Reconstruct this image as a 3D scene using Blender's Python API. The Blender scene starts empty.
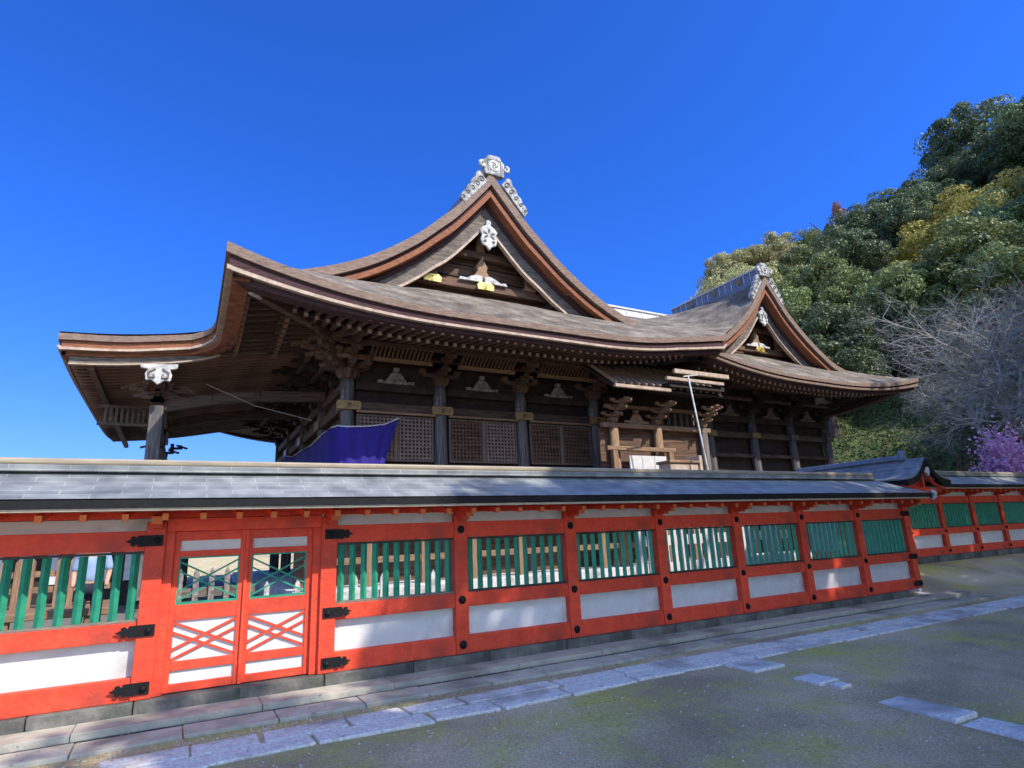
import bpy, math, random
from mathutils import Vector, Matrix, noise
random.seed(7)
S = bpy.context.scene
C = S.collection
R = math.radians
# ---------------------------------------------------------------- camera
cam = bpy.data.cameras.new("camera"); co = bpy.data.objects.new("camera", cam); C.objects.link(co)
cam.sensor_width = 36.0; cam.lens = 36.0*600/1024; cam.clip_end = 3000; cam.clip_start = 0.05
right = Vector((0.87787925, -0.47689565, -0.04357253)); down = Vector((0.08102291, 0.2375901, -0.96798049)); fwd = Vector((0.47197809, 0.84623961, 0.24721489))
m = Matrix(((right.x, -down.x, -fwd.x, 0), (right.y, -down.y, -fwd.y, 0), (right.z, -down.z, -fwd.z, 1.6), (0, 0, 0, 1)))
co.matrix_world = m
S.camera = co
# ---------------------------------------------------------------- sky and sun
SUN_EL, SUN_AZ = R(44.5), R(152)
w = bpy.data.worlds.new("World"); S.world = w; w.use_nodes = True
nt = w.node_tree; bg = nt.nodes['Background']
sky = nt.nodes.new('ShaderNodeTexSky'); sky.sky_type = 'NISHITA'; sky.sun_disc = False
sky.sun_elevation = SUN_EL; sky.sun_rotation = SUN_AZ
sky.air_density = 1.0; sky.dust_density = 0.3; sky.ozone_density = 3.0; sky.altitude = 0
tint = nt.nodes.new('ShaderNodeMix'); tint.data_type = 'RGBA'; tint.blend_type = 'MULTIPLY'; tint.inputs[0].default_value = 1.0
# deep blue away from the sun; sky behind the viewer whitened as added fill
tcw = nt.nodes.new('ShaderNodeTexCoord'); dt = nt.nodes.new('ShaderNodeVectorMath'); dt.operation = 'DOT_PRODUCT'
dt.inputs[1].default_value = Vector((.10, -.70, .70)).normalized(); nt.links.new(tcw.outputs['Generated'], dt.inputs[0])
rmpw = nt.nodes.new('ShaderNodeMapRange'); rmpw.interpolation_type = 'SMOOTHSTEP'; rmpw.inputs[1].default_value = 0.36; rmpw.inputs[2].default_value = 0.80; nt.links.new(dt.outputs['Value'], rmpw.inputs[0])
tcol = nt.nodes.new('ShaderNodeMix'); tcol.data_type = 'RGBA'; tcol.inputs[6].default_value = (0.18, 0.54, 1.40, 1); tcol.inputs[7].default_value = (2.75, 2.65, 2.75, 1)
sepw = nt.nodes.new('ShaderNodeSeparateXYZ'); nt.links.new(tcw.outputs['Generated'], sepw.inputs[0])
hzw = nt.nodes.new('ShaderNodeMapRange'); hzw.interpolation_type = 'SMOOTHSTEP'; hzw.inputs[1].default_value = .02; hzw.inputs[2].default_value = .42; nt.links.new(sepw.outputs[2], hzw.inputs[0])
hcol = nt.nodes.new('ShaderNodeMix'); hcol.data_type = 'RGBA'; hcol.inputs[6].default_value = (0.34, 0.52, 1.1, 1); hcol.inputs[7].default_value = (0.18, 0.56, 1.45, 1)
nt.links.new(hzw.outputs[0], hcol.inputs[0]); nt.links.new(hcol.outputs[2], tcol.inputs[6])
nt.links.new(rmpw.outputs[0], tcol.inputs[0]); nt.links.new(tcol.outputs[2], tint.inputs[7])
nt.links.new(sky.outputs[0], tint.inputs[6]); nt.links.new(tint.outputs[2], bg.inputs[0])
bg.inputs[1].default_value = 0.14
sl = bpy.data.lights.new("sun", 'SUN'); sl.energy = 4.6; sl.angle = R(0.55); sl.color = (1.0, 0.93, 0.82)
so = bpy.data.objects.new("sun", sl); C.objects.link(so)
sdir = Vector((math.sin(SUN_AZ)*math.cos(SUN_EL), math.cos(SUN_AZ)*math.cos(SUN_EL), math.sin(SUN_EL)))
so.rotation_euler = sdir.to_track_quat('Z', 'Y').to_euler(); so.location = (20, -20, 60)
S.view_settings.view_transform = 'Standard'; S.view_settings.look = 'None'
S.view_settings.exposure = 0.45; S.view_settings.gamma = 1.0
S.render.resolution_x = 1024; S.render.resolution_y = 768

# ---------------------------------------------------------------- materials
def nodes(name):
    mt = bpy.data.materials.new(name); mt.use_nodes = True
    n = mt.node_tree.nodes; return mt, n, mt.node_tree.links, n['Principled BSDF']
def mat(name, c1, c2=None, scale=6, stretch=(1,1,1), rough=.7, bump=.0, bscale=None, spec=.3, metal=0, detail=6, c3=None, s3=1.2, t3=(.5,.68), voro=0, rand=0, contrast=(.35,.65)):
    mt, n, l, b = nodes(name)
    b.inputs['Roughness'].default_value = rough; b.inputs['Metallic'].default_value = metal
    b.inputs['Specular IOR Level'].default_value = spec
    if c2 is None: c2 = tuple(x*.75 for x in c1)
    tc = n.new('ShaderNodeTexCoord'); mp = n.new('ShaderNodeMapping'); mp.inputs['Scale'].default_value = stretch
    l.new(tc.outputs['Object'], mp.inputs[0])
    ns = n.new('ShaderNodeTexNoise'); ns.inputs['Scale'].default_value = scale; ns.inputs['Detail'].default_value = detail; ns.inputs['Roughness'].default_value = .65
    l.new(mp.outputs[0], ns.inputs['Vector'])
    rp = n.new('ShaderNodeValToRGB'); rp.color_ramp.elements[0].position = contrast[0]; rp.color_ramp.elements[1].position = contrast[1]
    rp.color_ramp.elements[0].color = (*c2, 1); rp.color_ramp.elements[1].color = (*c1, 1)
    l.new(ns.outputs[0], rp.inputs[0]); col = rp.outputs[0]
    if c3:
        n3 = n.new('ShaderNodeTexNoise'); n3.inputs['Scale'].default_value = s3; n3.inputs['Detail'].default_value = 5
        l.new(tc.outputs['Object'], n3.inputs['Vector'])
        r3 = n.new('ShaderNodeValToRGB'); r3.color_ramp.elements[0].position = t3[0]; r3.color_ramp.elements[1].position = t3[1]
        l.new(n3.outputs[0], r3.inputs[0])
        mx = n.new('ShaderNodeMix'); mx.data_type = 'RGBA'; mx.inputs[7].default_value = (*c3, 1)
        l.new(r3.outputs[0], mx.inputs[0]); l.new(col, mx.inputs[6]); col = mx.outputs[2]
    if rand:
        oi = n.new('ShaderNodeObjectInfo'); hs = n.new('ShaderNodeHueSaturation')
        mr = n.new('ShaderNodeMapRange'); mr.inputs[3].default_value = 1-rand; mr.inputs[4].default_value = 1+rand
        l.new(oi.outputs['Random'], mr.inputs[0]); l.new(mr.outputs[0], hs.inputs['Value']); l.new(col, hs.inputs['Color']); col = hs.outputs[0]
    l.new(col, b.inputs['Base Color'])
    if bump:
        bp = n.new('ShaderNodeBump'); bp.inputs['Strength'].default_value = bump; bp.inputs['Distance'].default_value = .02
        nb = n.new('ShaderNodeTexNoise'); nb.inputs['Scale'].default_value = bscale or scale*3; nb.inputs['Detail'].default_value = 5
        l.new(mp.outputs[0], nb.inputs['Vector']); l.new(nb.outputs[0], bp.inputs['Height']); l.new(bp.outputs[0], b.inputs['Normal'])
    return mt
M = {}
M['vermilion'] = mat('vermilion', (.78,.080,.034), (.62,.052,.024), 9, rough=.55, bump=.35, bscale=24, c3=(.34,.05,.03), s3=3.1, t3=(.50,.80), rand=.09)
M['vermilion_end'] = mat('vermilion_end', (.72,.20,.05), (.5,.12,.03), 8, rough=.6)
M['plaster'] = mat('plaster', (.66,.66,.65), (.56,.56,.55), 3, rough=.85, bump=.2, bscale=25, c3=(.40,.39,.36), s3=2.2, t3=(.50,.78), rand=.06)
M['green'] = mat('green', (.035,.31,.19), (.022,.22,.13), 8, rough=.5, rand=.12)
M['black'] = mat('black_metal', (.012,.012,.013), (.006,.006,.007), 20, rough=.6, spec=.2)
M['darkbar'] = mat('dark_sill', (.05,.045,.04), (.03,.03,.028), 10, rough=.6)
M['greywood'] = mat('grey_sill', (.24,.21,.17), (.13,.12,.10), 10, (1,6,6), rough=.8)
M['basestone'] = mat('base_stone', (.17,.16,.14), (.08,.08,.075), 7, rough=.9, bump=.5, c3=(.045,.05,.04), s3=2, t3=(.48,.65), rand=.15)
M['slab'] = mat('slab_stone', (.44,.41,.34), (.32,.30,.25), 5, rough=.9, bump=.3, bscale=40, c3=(.20,.18,.15), s3=1.5, rand=.1)
M['granite'] = mat('granite', (.74,.71,.68), (.36,.35,.34), 35, rough=.8, bump=.6, bscale=30, c3=(.30,.27,.26), s3=2.2, rand=.12, contrast=(.3,.7))
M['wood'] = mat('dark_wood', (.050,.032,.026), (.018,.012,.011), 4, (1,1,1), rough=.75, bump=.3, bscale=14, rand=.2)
M['woodx'] = mat('wood_grain', (.125,.078,.056), (.030,.019,.016), 3, (.6,9,9), rough=.75, bump=.35, bscale=5, rand=.22)
M['woody'] = mat('wood_grain_deep', (.17,.10,.07), (.035,.022,.018), 3, (9,.6,9), rough=.75, bump=.35, bscale=5, rand=.28)
M['woodz'] = mat('wood_grain_up', (.17,.14,.12), (.07,.055,.045), 3, (9,9,.6), rough=.75, bump=.35, bscale=5)
M['column'] = mat('column_wood', (.17,.155,.15), (.045,.04,.04), 2.5, (8,8,.5), rough=.75, bump=.4, bscale=6, c3=(.45,.45,.46), s3=1.6, t3=(.60,.75))
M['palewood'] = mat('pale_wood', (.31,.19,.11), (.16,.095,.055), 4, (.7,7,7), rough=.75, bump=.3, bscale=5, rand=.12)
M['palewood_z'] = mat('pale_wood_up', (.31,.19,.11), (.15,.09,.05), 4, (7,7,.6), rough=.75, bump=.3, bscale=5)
M['board'] = mat('gable_board', (.17,.095,.06), (.055,.032,.022), 2.5, (.5,7,7), rough=.8, bump=.4, bscale=5)
M['underboard'] = mat('canopy_board', (.34,.20,.135), (.13,.075,.05), 2.2, (.5,6,6), rough=.8, bump=.3, bscale=5, rand=.2)  # brighter board colour stands for light bounced under the canopy
M['lattice'] = mat('lattice_wood', (.27,.18,.15), (.15,.10,.085), 6, rough=.8)
M['hafu'] = mat('barge_board', (.20,.165,.135), (.065,.052,.044), 4, (.8,4,4), rough=.8, bump=.3, bscale=6)
M['white'] = mat('white_paint', (.66,.65,.62), (.34,.33,.31), 14, rough=.8, bump=.4, c3=(.24,.23,.22), s3=5, t3=(.50,.70))
M['whitegrey'] = mat('weathered_white', (.56,.55,.52), (.20,.19,.18), 16, rough=.85, bump=.5, c3=(.16,.155,.15), s3=6, t3=(.46,.66))
M['whitish'] = mat('carved_pale', (.32,.28,.25), (.10,.085,.075), 12, rough=.8, bump=.6, bscale=18)
M['gold'] = mat('gilt_metal', (.75,.55,.16), (.5,.34,.08), 12, rough=.35, metal=.6)
M['dullgold'] = mat('dull_gilt', (.42,.28,.13), (.20,.13,.06), 12, rough=.45, metal=.4)
M['redbark'] = mat('red_bark_edge', (.33,.125,.06), (.15,.06,.035), 5, (1,1,8), rough=.85, bump=.5, bscale=12)
M['pinkbark'] = mat('bark_edge', (.29,.20,.15), (.12,.082,.064), 6, (1,1,9), rough=.85, bump=.5, bscale=12)
M['darkbark'] = mat('dark_bark_edge', (.085,.042,.042), (.040,.02,.022), 6, (1,1,9), rough=.9, bump=.4, bscale=12)
M['strip'] = mat('pale_strip', (.52,.40,.31), (.32,.24,.18), 6, rough=.8)
M['purple'] = mat('purple_cloth', (.032,.019,.22), (.022,.013,.17), 3, rough=.8)
M['bluetile'] = mat('ridge_tile', (.20,.24,.31), (.12,.15,.2), 12, rough=.5, bump=.2)
M['tin'] = mat('pale_tin', (.62,.60,.57), (.48,.46,.44), 5, rough=.5)
M['leafstraw'] = mat('bare_twig', (.38,.38,.34), (.20,.20,.18), 4, rough=.9)
M['trunk'] = mat('trunk_bark', (.12,.09,.065), (.05,.038,.03), 5, (6,6,1), rough=.9, bump=.6, bscale=8)
M['skin'] = mat('skin', (.5,.3,.21), (.44,.26,.18), 8, rough=.6)
M['hair'] = mat('hair', (.02,.015,.012), None, 30, rough=.5)
M['shirt'] = mat('pale_blue_jacket', (.30,.40,.55), (.24,.33,.47), 8, rough=.8)
M['trouser'] = mat('dark_trousers', (.02,.022,.035), None, 8, rough=.8)
M['sand'] = mat('court_sand', (.20,.185,.16), (.12,.11,.10), 8, rough=.95, bump=.3)

def bark_roof():
    mt, n, l, b = nodes('cypress_bark_roof'); b.inputs['Roughness'].default_value = .92; b.inputs['Specular IOR Level'].default_value = .15
    tc = n.new('ShaderNodeTexCoord'); g = n.new('ShaderNodeTexNoise'); mp = n.new('ShaderNodeMapping'); mp.inputs['Scale'].default_value = (1.2,1.2,1.2)
    l.new(tc.outputs['Object'], mp.inputs[0]); l.new(mp.outputs[0], g.inputs[0]); g.inputs['Scale'].default_value = 1.1; g.inputs['Detail'].default_value = 9; g.inputs['Roughness'].default_value = .7
    rp = n.new('ShaderNodeValToRGB'); e = rp.color_ramp.elements; e[0].position = .32; e[1].position = .68
    e[0].color = (.075,.060,.050,1); e[1].color = (.29,.255,.205,1); x = e.new(.5); x.color = (.16,.135,.108,1)
    l.new(g.outputs[0], rp.inputs[0])
    f = n.new('ShaderNodeTexNoise'); f.inputs['Scale'].default_value = 14; f.inputs['Detail'].default_value = 6
    m2 = n.new('ShaderNodeMapping'); m2.inputs['Scale'].default_value = (1,1,3.5); l.new(tc.outputs['Object'], m2.inputs[0]); l.new(m2.outputs[0], f.inputs[0])
    mx = n.new('ShaderNodeMix'); mx.data_type = 'RGBA'; mx.blend_type = 'OVERLAY'; mx.inputs[0].default_value = .75
    l.new(rp.outputs[0], mx.inputs[6]); l.new(f.outputs[0], mx.inputs[7]); l.new(mx.outputs[2], b.inputs['Base Color'])
    wv = n.new('ShaderNodeTexWave'); wv.wave_type = 'BANDS'; wv.bands_direction = 'Z'; wv.inputs['Scale'].default_value = 5; wv.inputs['Distortion'].default_value = 2.5; wv.inputs['Detail'].default_value = 3
    l.new(tc.outputs['Object'], wv.inputs[0])
    ad = n.new('ShaderNodeMath'); ad.operation = 'MULTIPLY_ADD'; ad.inputs[1].default_value = 1.6; l.new(f.outputs[0], ad.inputs[0]); l.new(wv.outputs[0], ad.inputs[2])
    bp = n.new('ShaderNodeBump'); bp.inputs['Strength'].default_value = .55; bp.inputs['Distance'].default_value = .035; l.new(ad.outputs[0], bp.inputs['Height']); l.new(bp.outputs[0], b.inputs['Normal'])
    return mt
M['bark'] = bark_roof()

def copper_roof():
    mt, n, l, b = nodes('copper_sheet_roof'); b.inputs['Roughness'].default_value = .42; b.inputs['Specular IOR Level'].default_value = .4
    tc = n.new('ShaderNodeTexCoord'); sp = n.new('ShaderNodeUVMap'); 
    br = n.new('ShaderNodeTexBrick'); br.inputs['Scale'].default_value = 1.0; br.inputs['Brick Width'].default_value = .46; br.inputs['Row Height'].default_value = .115
    br.inputs['Mortar Size'].default_value = .006; br.inputs['Mortar Smooth'].default_value = .3; br.inputs['Bias'].default_value = 0
    br.inputs['Color1'].default_value = (.24,.255,.265,1); br.inputs['Color2'].default_value = (.18,.195,.21,1); br.inputs['Mortar'].default_value = (.34,.35,.34,1)
    l.new(sp.outputs[0], br.inputs[0])
    ns = n.new('ShaderNodeTexNoise'); ns.inputs['Scale'].default_value = 4; ns.inputs['Detail'].default_value = 7; l.new(tc.outputs['Object'], ns.inputs[0])
    rp = n.new('ShaderNodeValToRGB'); rp.color_ramp.elements[0].position = .3; rp.color_ramp.elements[1].position = .72; rp.color_ramp.elements[0].color = (.55,.55,.56,1); rp.color_ramp.elements[1].color = (1.2,1.18,1.1,1)
    l.new(ns.outputs[0], rp.inputs[0])
    mx = n.new('ShaderNodeMix'); mx.data_type = 'RGBA'; mx.blend_type = 'MULTIPLY'; mx.inputs[0].default_value = 1
    l.new(br.outputs[0], mx.inputs[6]); l.new(rp.outputs[0], mx.inputs[7]); l.new(mx.outputs[2], b.inputs['Base Color'])
    bp = n.new('ShaderNodeBump'); bp.inputs['Strength'].default_value = .5; bp.inputs['Distance'].default_value = .01; l.new(br.outputs['Fac'], bp.inputs['Height']); l.new(bp.outputs[0], b.inputs['Normal'])
    return mt
M['copper'] = copper_roof()
M['coppertan'] = mat('weathered_copper_cap', (.36,.30,.21), (.24,.20,.15), 6, (.5,4,4), rough=.55)
M['edgecopper'] = mat('copper_drip_edge', (.55,.48,.36), (.4,.34,.26), 6, rough=.5)

def ground_mat():
    mt, n, l, b = nodes('gravel_moss'); b.inputs['Roughness'].default_value = .95; b.inputs['Specular IOR Level'].default_value = .15
    tc = n.new('ShaderNodeTexCoord')
    def N(s, d=6, r=.6):
        x = n.new('ShaderNodeTexNoise'); x.inputs['Scale'].default_value = s; x.inputs['Detail'].default_value = d; x.inputs['Roughness'].default_value = r; l.new(tc.outputs['Object'], x.inputs[0]); return x
    def rmp(src, a, c0, c1, bb):
        r = n.new('ShaderNodeValToRGB'); r.color_ramp.elements[0].position = a; r.color_ramp.elements[1].position = bb
        r.color_ramp.elements[0].color = (*c0,1); r.color_ramp.elements[1].color = (*c1,1); l.new(src, r.inputs[0]); return r
    def mix(f, a, bb, mode='MIX'):
        x = n.new('ShaderNodeMix'); x.data_type = 'RGBA'; x.blend_type = mode
        if isinstance(f, float): x.inputs[0].default_value = f
        else: l.new(f, x.inputs[0])
        l.new(a, x.inputs[6]); l.new(bb, x.inputs[7]); return x.outputs[2]
    grav = rmp(N(62, 9, .85).outputs[0], .37, (.23,.175,.105), (.92,.76,.54), .64)
    big = rmp(N(.55, 6).outputs[0], .38, (.62,.60,.55), (1.05,1.02,.97), .62)
    g = mix(1.0, grav.outputs[0], big.outputs[0], 'MULTIPLY')
    moss = rmp(N(30, 6).outputs[0], .3, (.26,.25,.05), (.70,.64,.17), .7)
    # more moss on the far and right side of the yard
    sx = n.new('ShaderNodeSeparateXYZ'); l.new(tc.outputs['Object'], sx.inputs[0])
    mr = n.new('ShaderNodeMapRange'); mr.inputs[1].default_value = 1.0; mr.inputs[2].default_value = 11; mr.inputs[3].default_value = -.12; mr.inputs[4].default_value = .14; l.new(sx.outputs[0], mr.inputs[0])
    a = n.new('ShaderNodeMath'); a.operation = 'ADD'; l.new(N(.8, 8, .7).outputs[0], a.inputs[0]); l.new(mr.outputs[0], a.inputs[1])
    mk = rmp(a.outputs[0], .35, (0,0,0), (1,1,1), .56)
    g = mix(mk.outputs[0], g, moss.outputs[0])
    # grassy hillside above the yard
    gr = rmp(N(1.5, 9, .75).outputs[0], .35, (.10,.075,.045), (.085,.13,.035), .56)
    hz = n.new('ShaderNodeMapRange'); hz.inputs[1].default_value = 1.0; hz.inputs[2].default_value = 2.4; l.new(sx.outputs[2], hz.inputs[0])
    g = mix(hz.outputs[0], g, gr.outputs[0])
    l.new(g, b.inputs['Base Color'])
    bp = n.new('ShaderNodeBump'); bp.inputs['Strength'].default_value = .9; bp.inputs['Distance'].default_value = .02
    l.new(N(45, 6, .8).outputs[0], bp.inputs['Height']); l.new(bp.outputs[0], b.inputs['Normal'])
    return mt
M['ground'] = ground_mat()

def leaf(name, c1, c2, trans=.25, rand=.25):
    mt, n, l, b = nodes(name); b.inputs['Roughness'].default_value = .5; b.inputs['Specular IOR Level'].default_value = .35
    ge = n.new('ShaderNodeTexCoord'); ns = n.new('ShaderNodeTexNoise'); ns.inputs['Scale'].default_value = 2.6; ns.inputs['Detail'].default_value = 9; ns.inputs['Roughness'].default_value = .85
    l.new(ge.outputs['Object'], ns.inputs[0])
    rp = n.new('ShaderNodeValToRGB'); rp.color_ramp.elements[0].position = .38; rp.color_ramp.elements[1].position = .62
    rp.color_ramp.elements[0].color = (*c2,1); rp.color_ramp.elements[1].color = (*c1,1); l.new(ns.outputs[0], rp.inputs[0])
    oi = n.new('ShaderNodeObjectInfo'); hs = n.new('ShaderNodeHueSaturation'); mr = n.new('ShaderNodeMapRange'); mr.inputs[3].default_value = 1-rand; mr.inputs[4].default_value = 1+rand
    l.new(oi.outputs['Random'], mr.inputs[0]); l.new(mr.outputs[0], hs.inputs['Value']); l.new(rp.outputs[0], hs.inputs['Color'])
    mh = n.new('ShaderNodeMapRange'); mh.inputs[3].default_value = .485; mh.inputs[4].default_value = .515; l.new(oi.outputs['Random'], mh.inputs[0]); l.new(mh.outputs[0], hs.inputs['Hue'])
    l.new(hs.outputs[0], b.inputs['Base Color'])
    tr = n.new('ShaderNodeBsdfTranslucent'); l.new(hs.outputs[0], tr.inputs[0]); ms = n.new('ShaderNodeMixShader'); ms.inputs[0].default_value = trans
    l.new(b.outputs[0], ms.inputs[1]); l.new(tr.outputs[0], ms.inputs[2]); l.new(ms.outputs[0], n['Material Output'].inputs[0])
    return mt
M['leaf_dark'] = leaf('leaf_dark', (.19,.25,.10), (.025,.06,.028))
M['leaf_mid'] = leaf('leaf_mid', (.30,.34,.11), (.05,.09,.03))
M['leaf_yellow'] = leaf('leaf_yellow', (.62,.50,.13), (.15,.18,.04))
M['leaf_sunlit'] = leaf('leaf_sunlit', (.62,.56,.26), (.12,.15,.05))  # sunlight on the hill's left flank put into the leaf colour
M['leaf_rust'] = leaf('leaf_rust', (.36,.14,.06), (.12,.06,.035))
M['petal'] = leaf('petal', (.85,.52,.74), (.58,.32,.55))
M['grass'] = leaf('grass_blade', (.085,.14,.06), (.045,.08,.035))

# ---------------------------------------------------------------- helpers
WO = {}   # world origin of every root / part
class MB:
    def __init__(s): s.v = []; s.f = []; s.uv = None
    def add(s, vs, fs):
        o = len(s.v); s.v += [tuple(x) for x in vs]; s.f += [tuple(i+o for i in f) for f in fs]; return s
    def box(s, x0, x1, y0, y1, z0, z1):
        return s.add([(x0,y0,z0),(x1,y0,z0),(x1,y1,z0),(x0,y1,z0),(x0,y0,z1),(x1,y0,z1),(x1,y1,z1),(x0,y1,z1)],
                     [(0,3,2,1),(4,5,6,7),(0,1,5,4),(1,2,6,5),(2,3,7,6),(3,0,4,7)])
    def bar(s, a, b, w, h, up=(0,0,1)):
        a = Vector(a); b = Vector(b); d = (b-a).normalized(); u = Vector(up); sd = d.cross(u)
        if sd.length < 1e-4: sd = d.cross(Vector((1,0,0)))
        sd.normalize(); u = sd.cross(d)
        vs = []
        for p in (a, b):
            for i, j in ((-1,-1),(1,-1),(1,1),(-1,1)): vs.append(p+sd*(i*w/2)+u*(j*h/2))
        return s.add(vs, [(0,1,2,3),(7,6,5,4),(0,4,5,1),(1,5,6,2),(2,6,7,3),(3,7,4,0)])
    def prism(s, poly, y0, y1, ax='y'):
        # poly in (x,z) extruded along y ; or (y,z) along x
        n = len(poly)
        if ax == 'y': a = [(p[0],y0,p[1]) for p in poly]; b = [(p[0],y1,p[1]) for p in poly]
        elif ax == 'x': a = [(y0,p[0],p[1]) for p in poly]; b = [(y1,p[0],p[1]) for p in poly]
        else: a = [(p[0],p[1],y0) for p in poly]; b = [(p[0],p[1],y1) for p in poly]
        return s.add(a+b, [tuple(range(n)), tuple(range(2*n-1, n-1, -1))]+[(i, i+n, (i+1) % n+n, (i+1) % n) for i in range(n)])
    def tube(s, pts, rad, k=8, cap=True):
        rings = []; n = len(pts); pts = [Vector(p) for p in pts]
        for i, p in enumerate(pts):
            d = (pts[min(i+1,n-1)]-pts[max(i-1,0)]).normalized(); a = d.orthogonal().normalized() if i == 0 else (rings[-1][1]-d*rings[-1][1].dot(d)).normalized()
            b = d.cross(a); r = rad[i] if isinstance(rad, (list,tuple)) else rad
            rings.append(([p+(a*math.cos(2*math.pi*j/k)+b*math.sin(2*math.pi*j/k))*r for j in range(k)], a))
        vs = [v for rg, _ in rings for v in rg]; fs = []
        for i in range(n-1):
            for j in range(k): fs.append((i*k+j, i*k+(j+1) % k, (i+1)*k+(j+1) % k, (i+1)*k+j))
        if cap: fs += [tuple(range(k-1,-1,-1)), tuple((n-1)*k+j for j in range(k))]
        return s.add(vs, fs)
    def sweep(s, path, A, B, sec, grow=None):
        """section points (a,b) placed at p + a*A + b*B for each path point"""
        n = len(path); k = len(sec); vs = []
        for i, p in enumerate(path):
            a = Vector(A[i] if isinstance(A, list) else A); b = Vector(B[i] if isinstance(B, list) else B); g = grow[i] if grow else 1
            vs += [Vector(p)+a*q[0]+b*q[1]*g for q in sec]
        fs = [(i*k+j, (i+1)*k+j, (i+1)*k+(j+1) % k, i*k+(j+1) % k) for i in range(n-1) for j in range(k)]
        fs += [tuple(range(k)), tuple((n-1)*k+j for j in range(k-1,-1,-1))]
        return s.add(vs, fs)
    def grid(s, rows, thick=None, mask=None):
        nr = len(rows); nc = len(rows[0]); vs = [p for r in rows for p in r]; fs = []
        for i in range(nr-1):
            for j in range(nc-1):
                if mask and not mask(i, j): continue
                fs.append((i*nc+j, i*nc+j+1, (i+1)*nc+j+1, (i+1)*nc+j))
        return s.add(vs, fs)
    def disc(s, c, r, th, n=16, ax='y'):
        poly = [(c[0]+r*math.cos(2*math.pi*i/n), c[2]+r*math.sin(2*math.pi*i/n)) for i in range(n)]
        return s.prism(poly, c[1], c[1]+th)
    def dome(s, c, r, h, n=12):
        # rounded stud facing -y
        rings = [(r,0),(r*.92,h*.45),(r*.6,h*.85),(r*.15,h)]
        vs = []; k = n
        for rr, hh in rings: vs += [(c[0]+rr*math.cos(2*math.pi*i/n), c[1]-hh, c[2]+rr*math.sin(2*math.pi*i/n)) for i in range(n)]
        fs = [(i*k+j, i*k+(j+1) % k, (i+1)*k+(j+1) % k, (i+1)*k+j) for i in range(3) for j in range(k)]; fs.append(tuple(3*k+j for j in range(k)))
        return s.add(vs, fs)
    def build(s, name, mt, parent=None, bevel=0, smooth=False, solid=0, uvfn=None, stuff=False):
        xs = [v[0] for v in s.v]; ys = [v[1] for v in s.v]; zs = [v[2] for v in s.v]
        o = Vector(((min(xs)+max(xs))/2, (min(ys)+max(ys))/2, min(zs)))
        me = bpy.data.meshes.new(name); me.from_pydata([(v[0]-o.x, v[1]-o.y, v[2]-o.z) for v in s.v], [], s.f); me.validate(); me.update()
        me.materials.append(M[mt] if isinstance(mt, str) else mt)
        if uvfn:
            uv = me.uv_layers.new(name='UVMap')
            for lp in me.loops: uv.data[lp.index].uv = uvfn(*(Vector(me.vertices[lp.vertex_index].co)+o))
        if smooth:
            for p in me.polygons: p.use_smooth = True
        ob = bpy.data.objects.new(name, me); C.objects.link(ob); WO[ob.name] = o
        if parent: ob.parent = parent; ob.location = o-WO[parent.name]
        else: ob.location = o
        if solid: md = ob.modifiers.new('s', 'SOLIDIFY'); md.thickness = solid; md.offset = -1
        if bevel: md = ob.modifiers.new('b', 'BEVEL'); md.width = bevel; md.segments = 2; md.limit_method = 'ANGLE'
        if stuff: ob['kind'] = 'stuff'
        return ob
def tag(o, label, cat, group=None):
    o['label'] = label; o['category'] = cat
    if group: o['group'] = group
    return o
def thing(name, label, cat, loc, group=None):
    o = bpy.data.objects.new(name, None); C.objects.link(o); o.location = loc; o.empty_display_size = .2; WO[o.name] = Vector(loc)
    return tag(o, label, cat, group)
def part_copy(src, parent, wloc):
    c = src.copy(); C.objects.link(c); c.parent = parent; c.location = Vector(wloc)-WO[parent.name]; WO[c.name] = Vector(wloc); return c
def structure(o): o['kind'] = 'structure'; return o
def sstep(a, b, x):
    t = max(0, min(1, (x-a)/(b-a))); return t*t*(3-2*t)
def lerp_tab(tab, x):
    if x <= tab[0][0]: return tab[0][1]
    for (a, fa), (b, fb) in zip(tab, tab[1:]):
        if x <= b: return fa+(fb-fa)*(x-a)/(b-a)
    (a, fa), (b, fb) = tab[-2:]; return fb+(fb-fa)*(x-b)/(b-a)
def smooth_tab(tab, n=40):
    # Catmull-Rom resample of a table into a dense list
    out = []
    P = [tab[0]]+list(tab)+[tab[-1]]
    for i in range(1, len(P)-2):
        for k in range(n):
            t = k/n; q = []
            for c in (0, 1):
                p0, p1, p2, p3 = P[i-1][c], P[i][c], P[i+1][c], P[i+2][c]
                q.append(.5*((2*p1)+(-p0+p2)*t+(2*p0-5*p1+4*p2-p3)*t*t+(-p0+3*p1-3*p2+p3)*t**3))
            out.append(tuple(q))
    out.append(tuple(tab[-1])); return out

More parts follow.
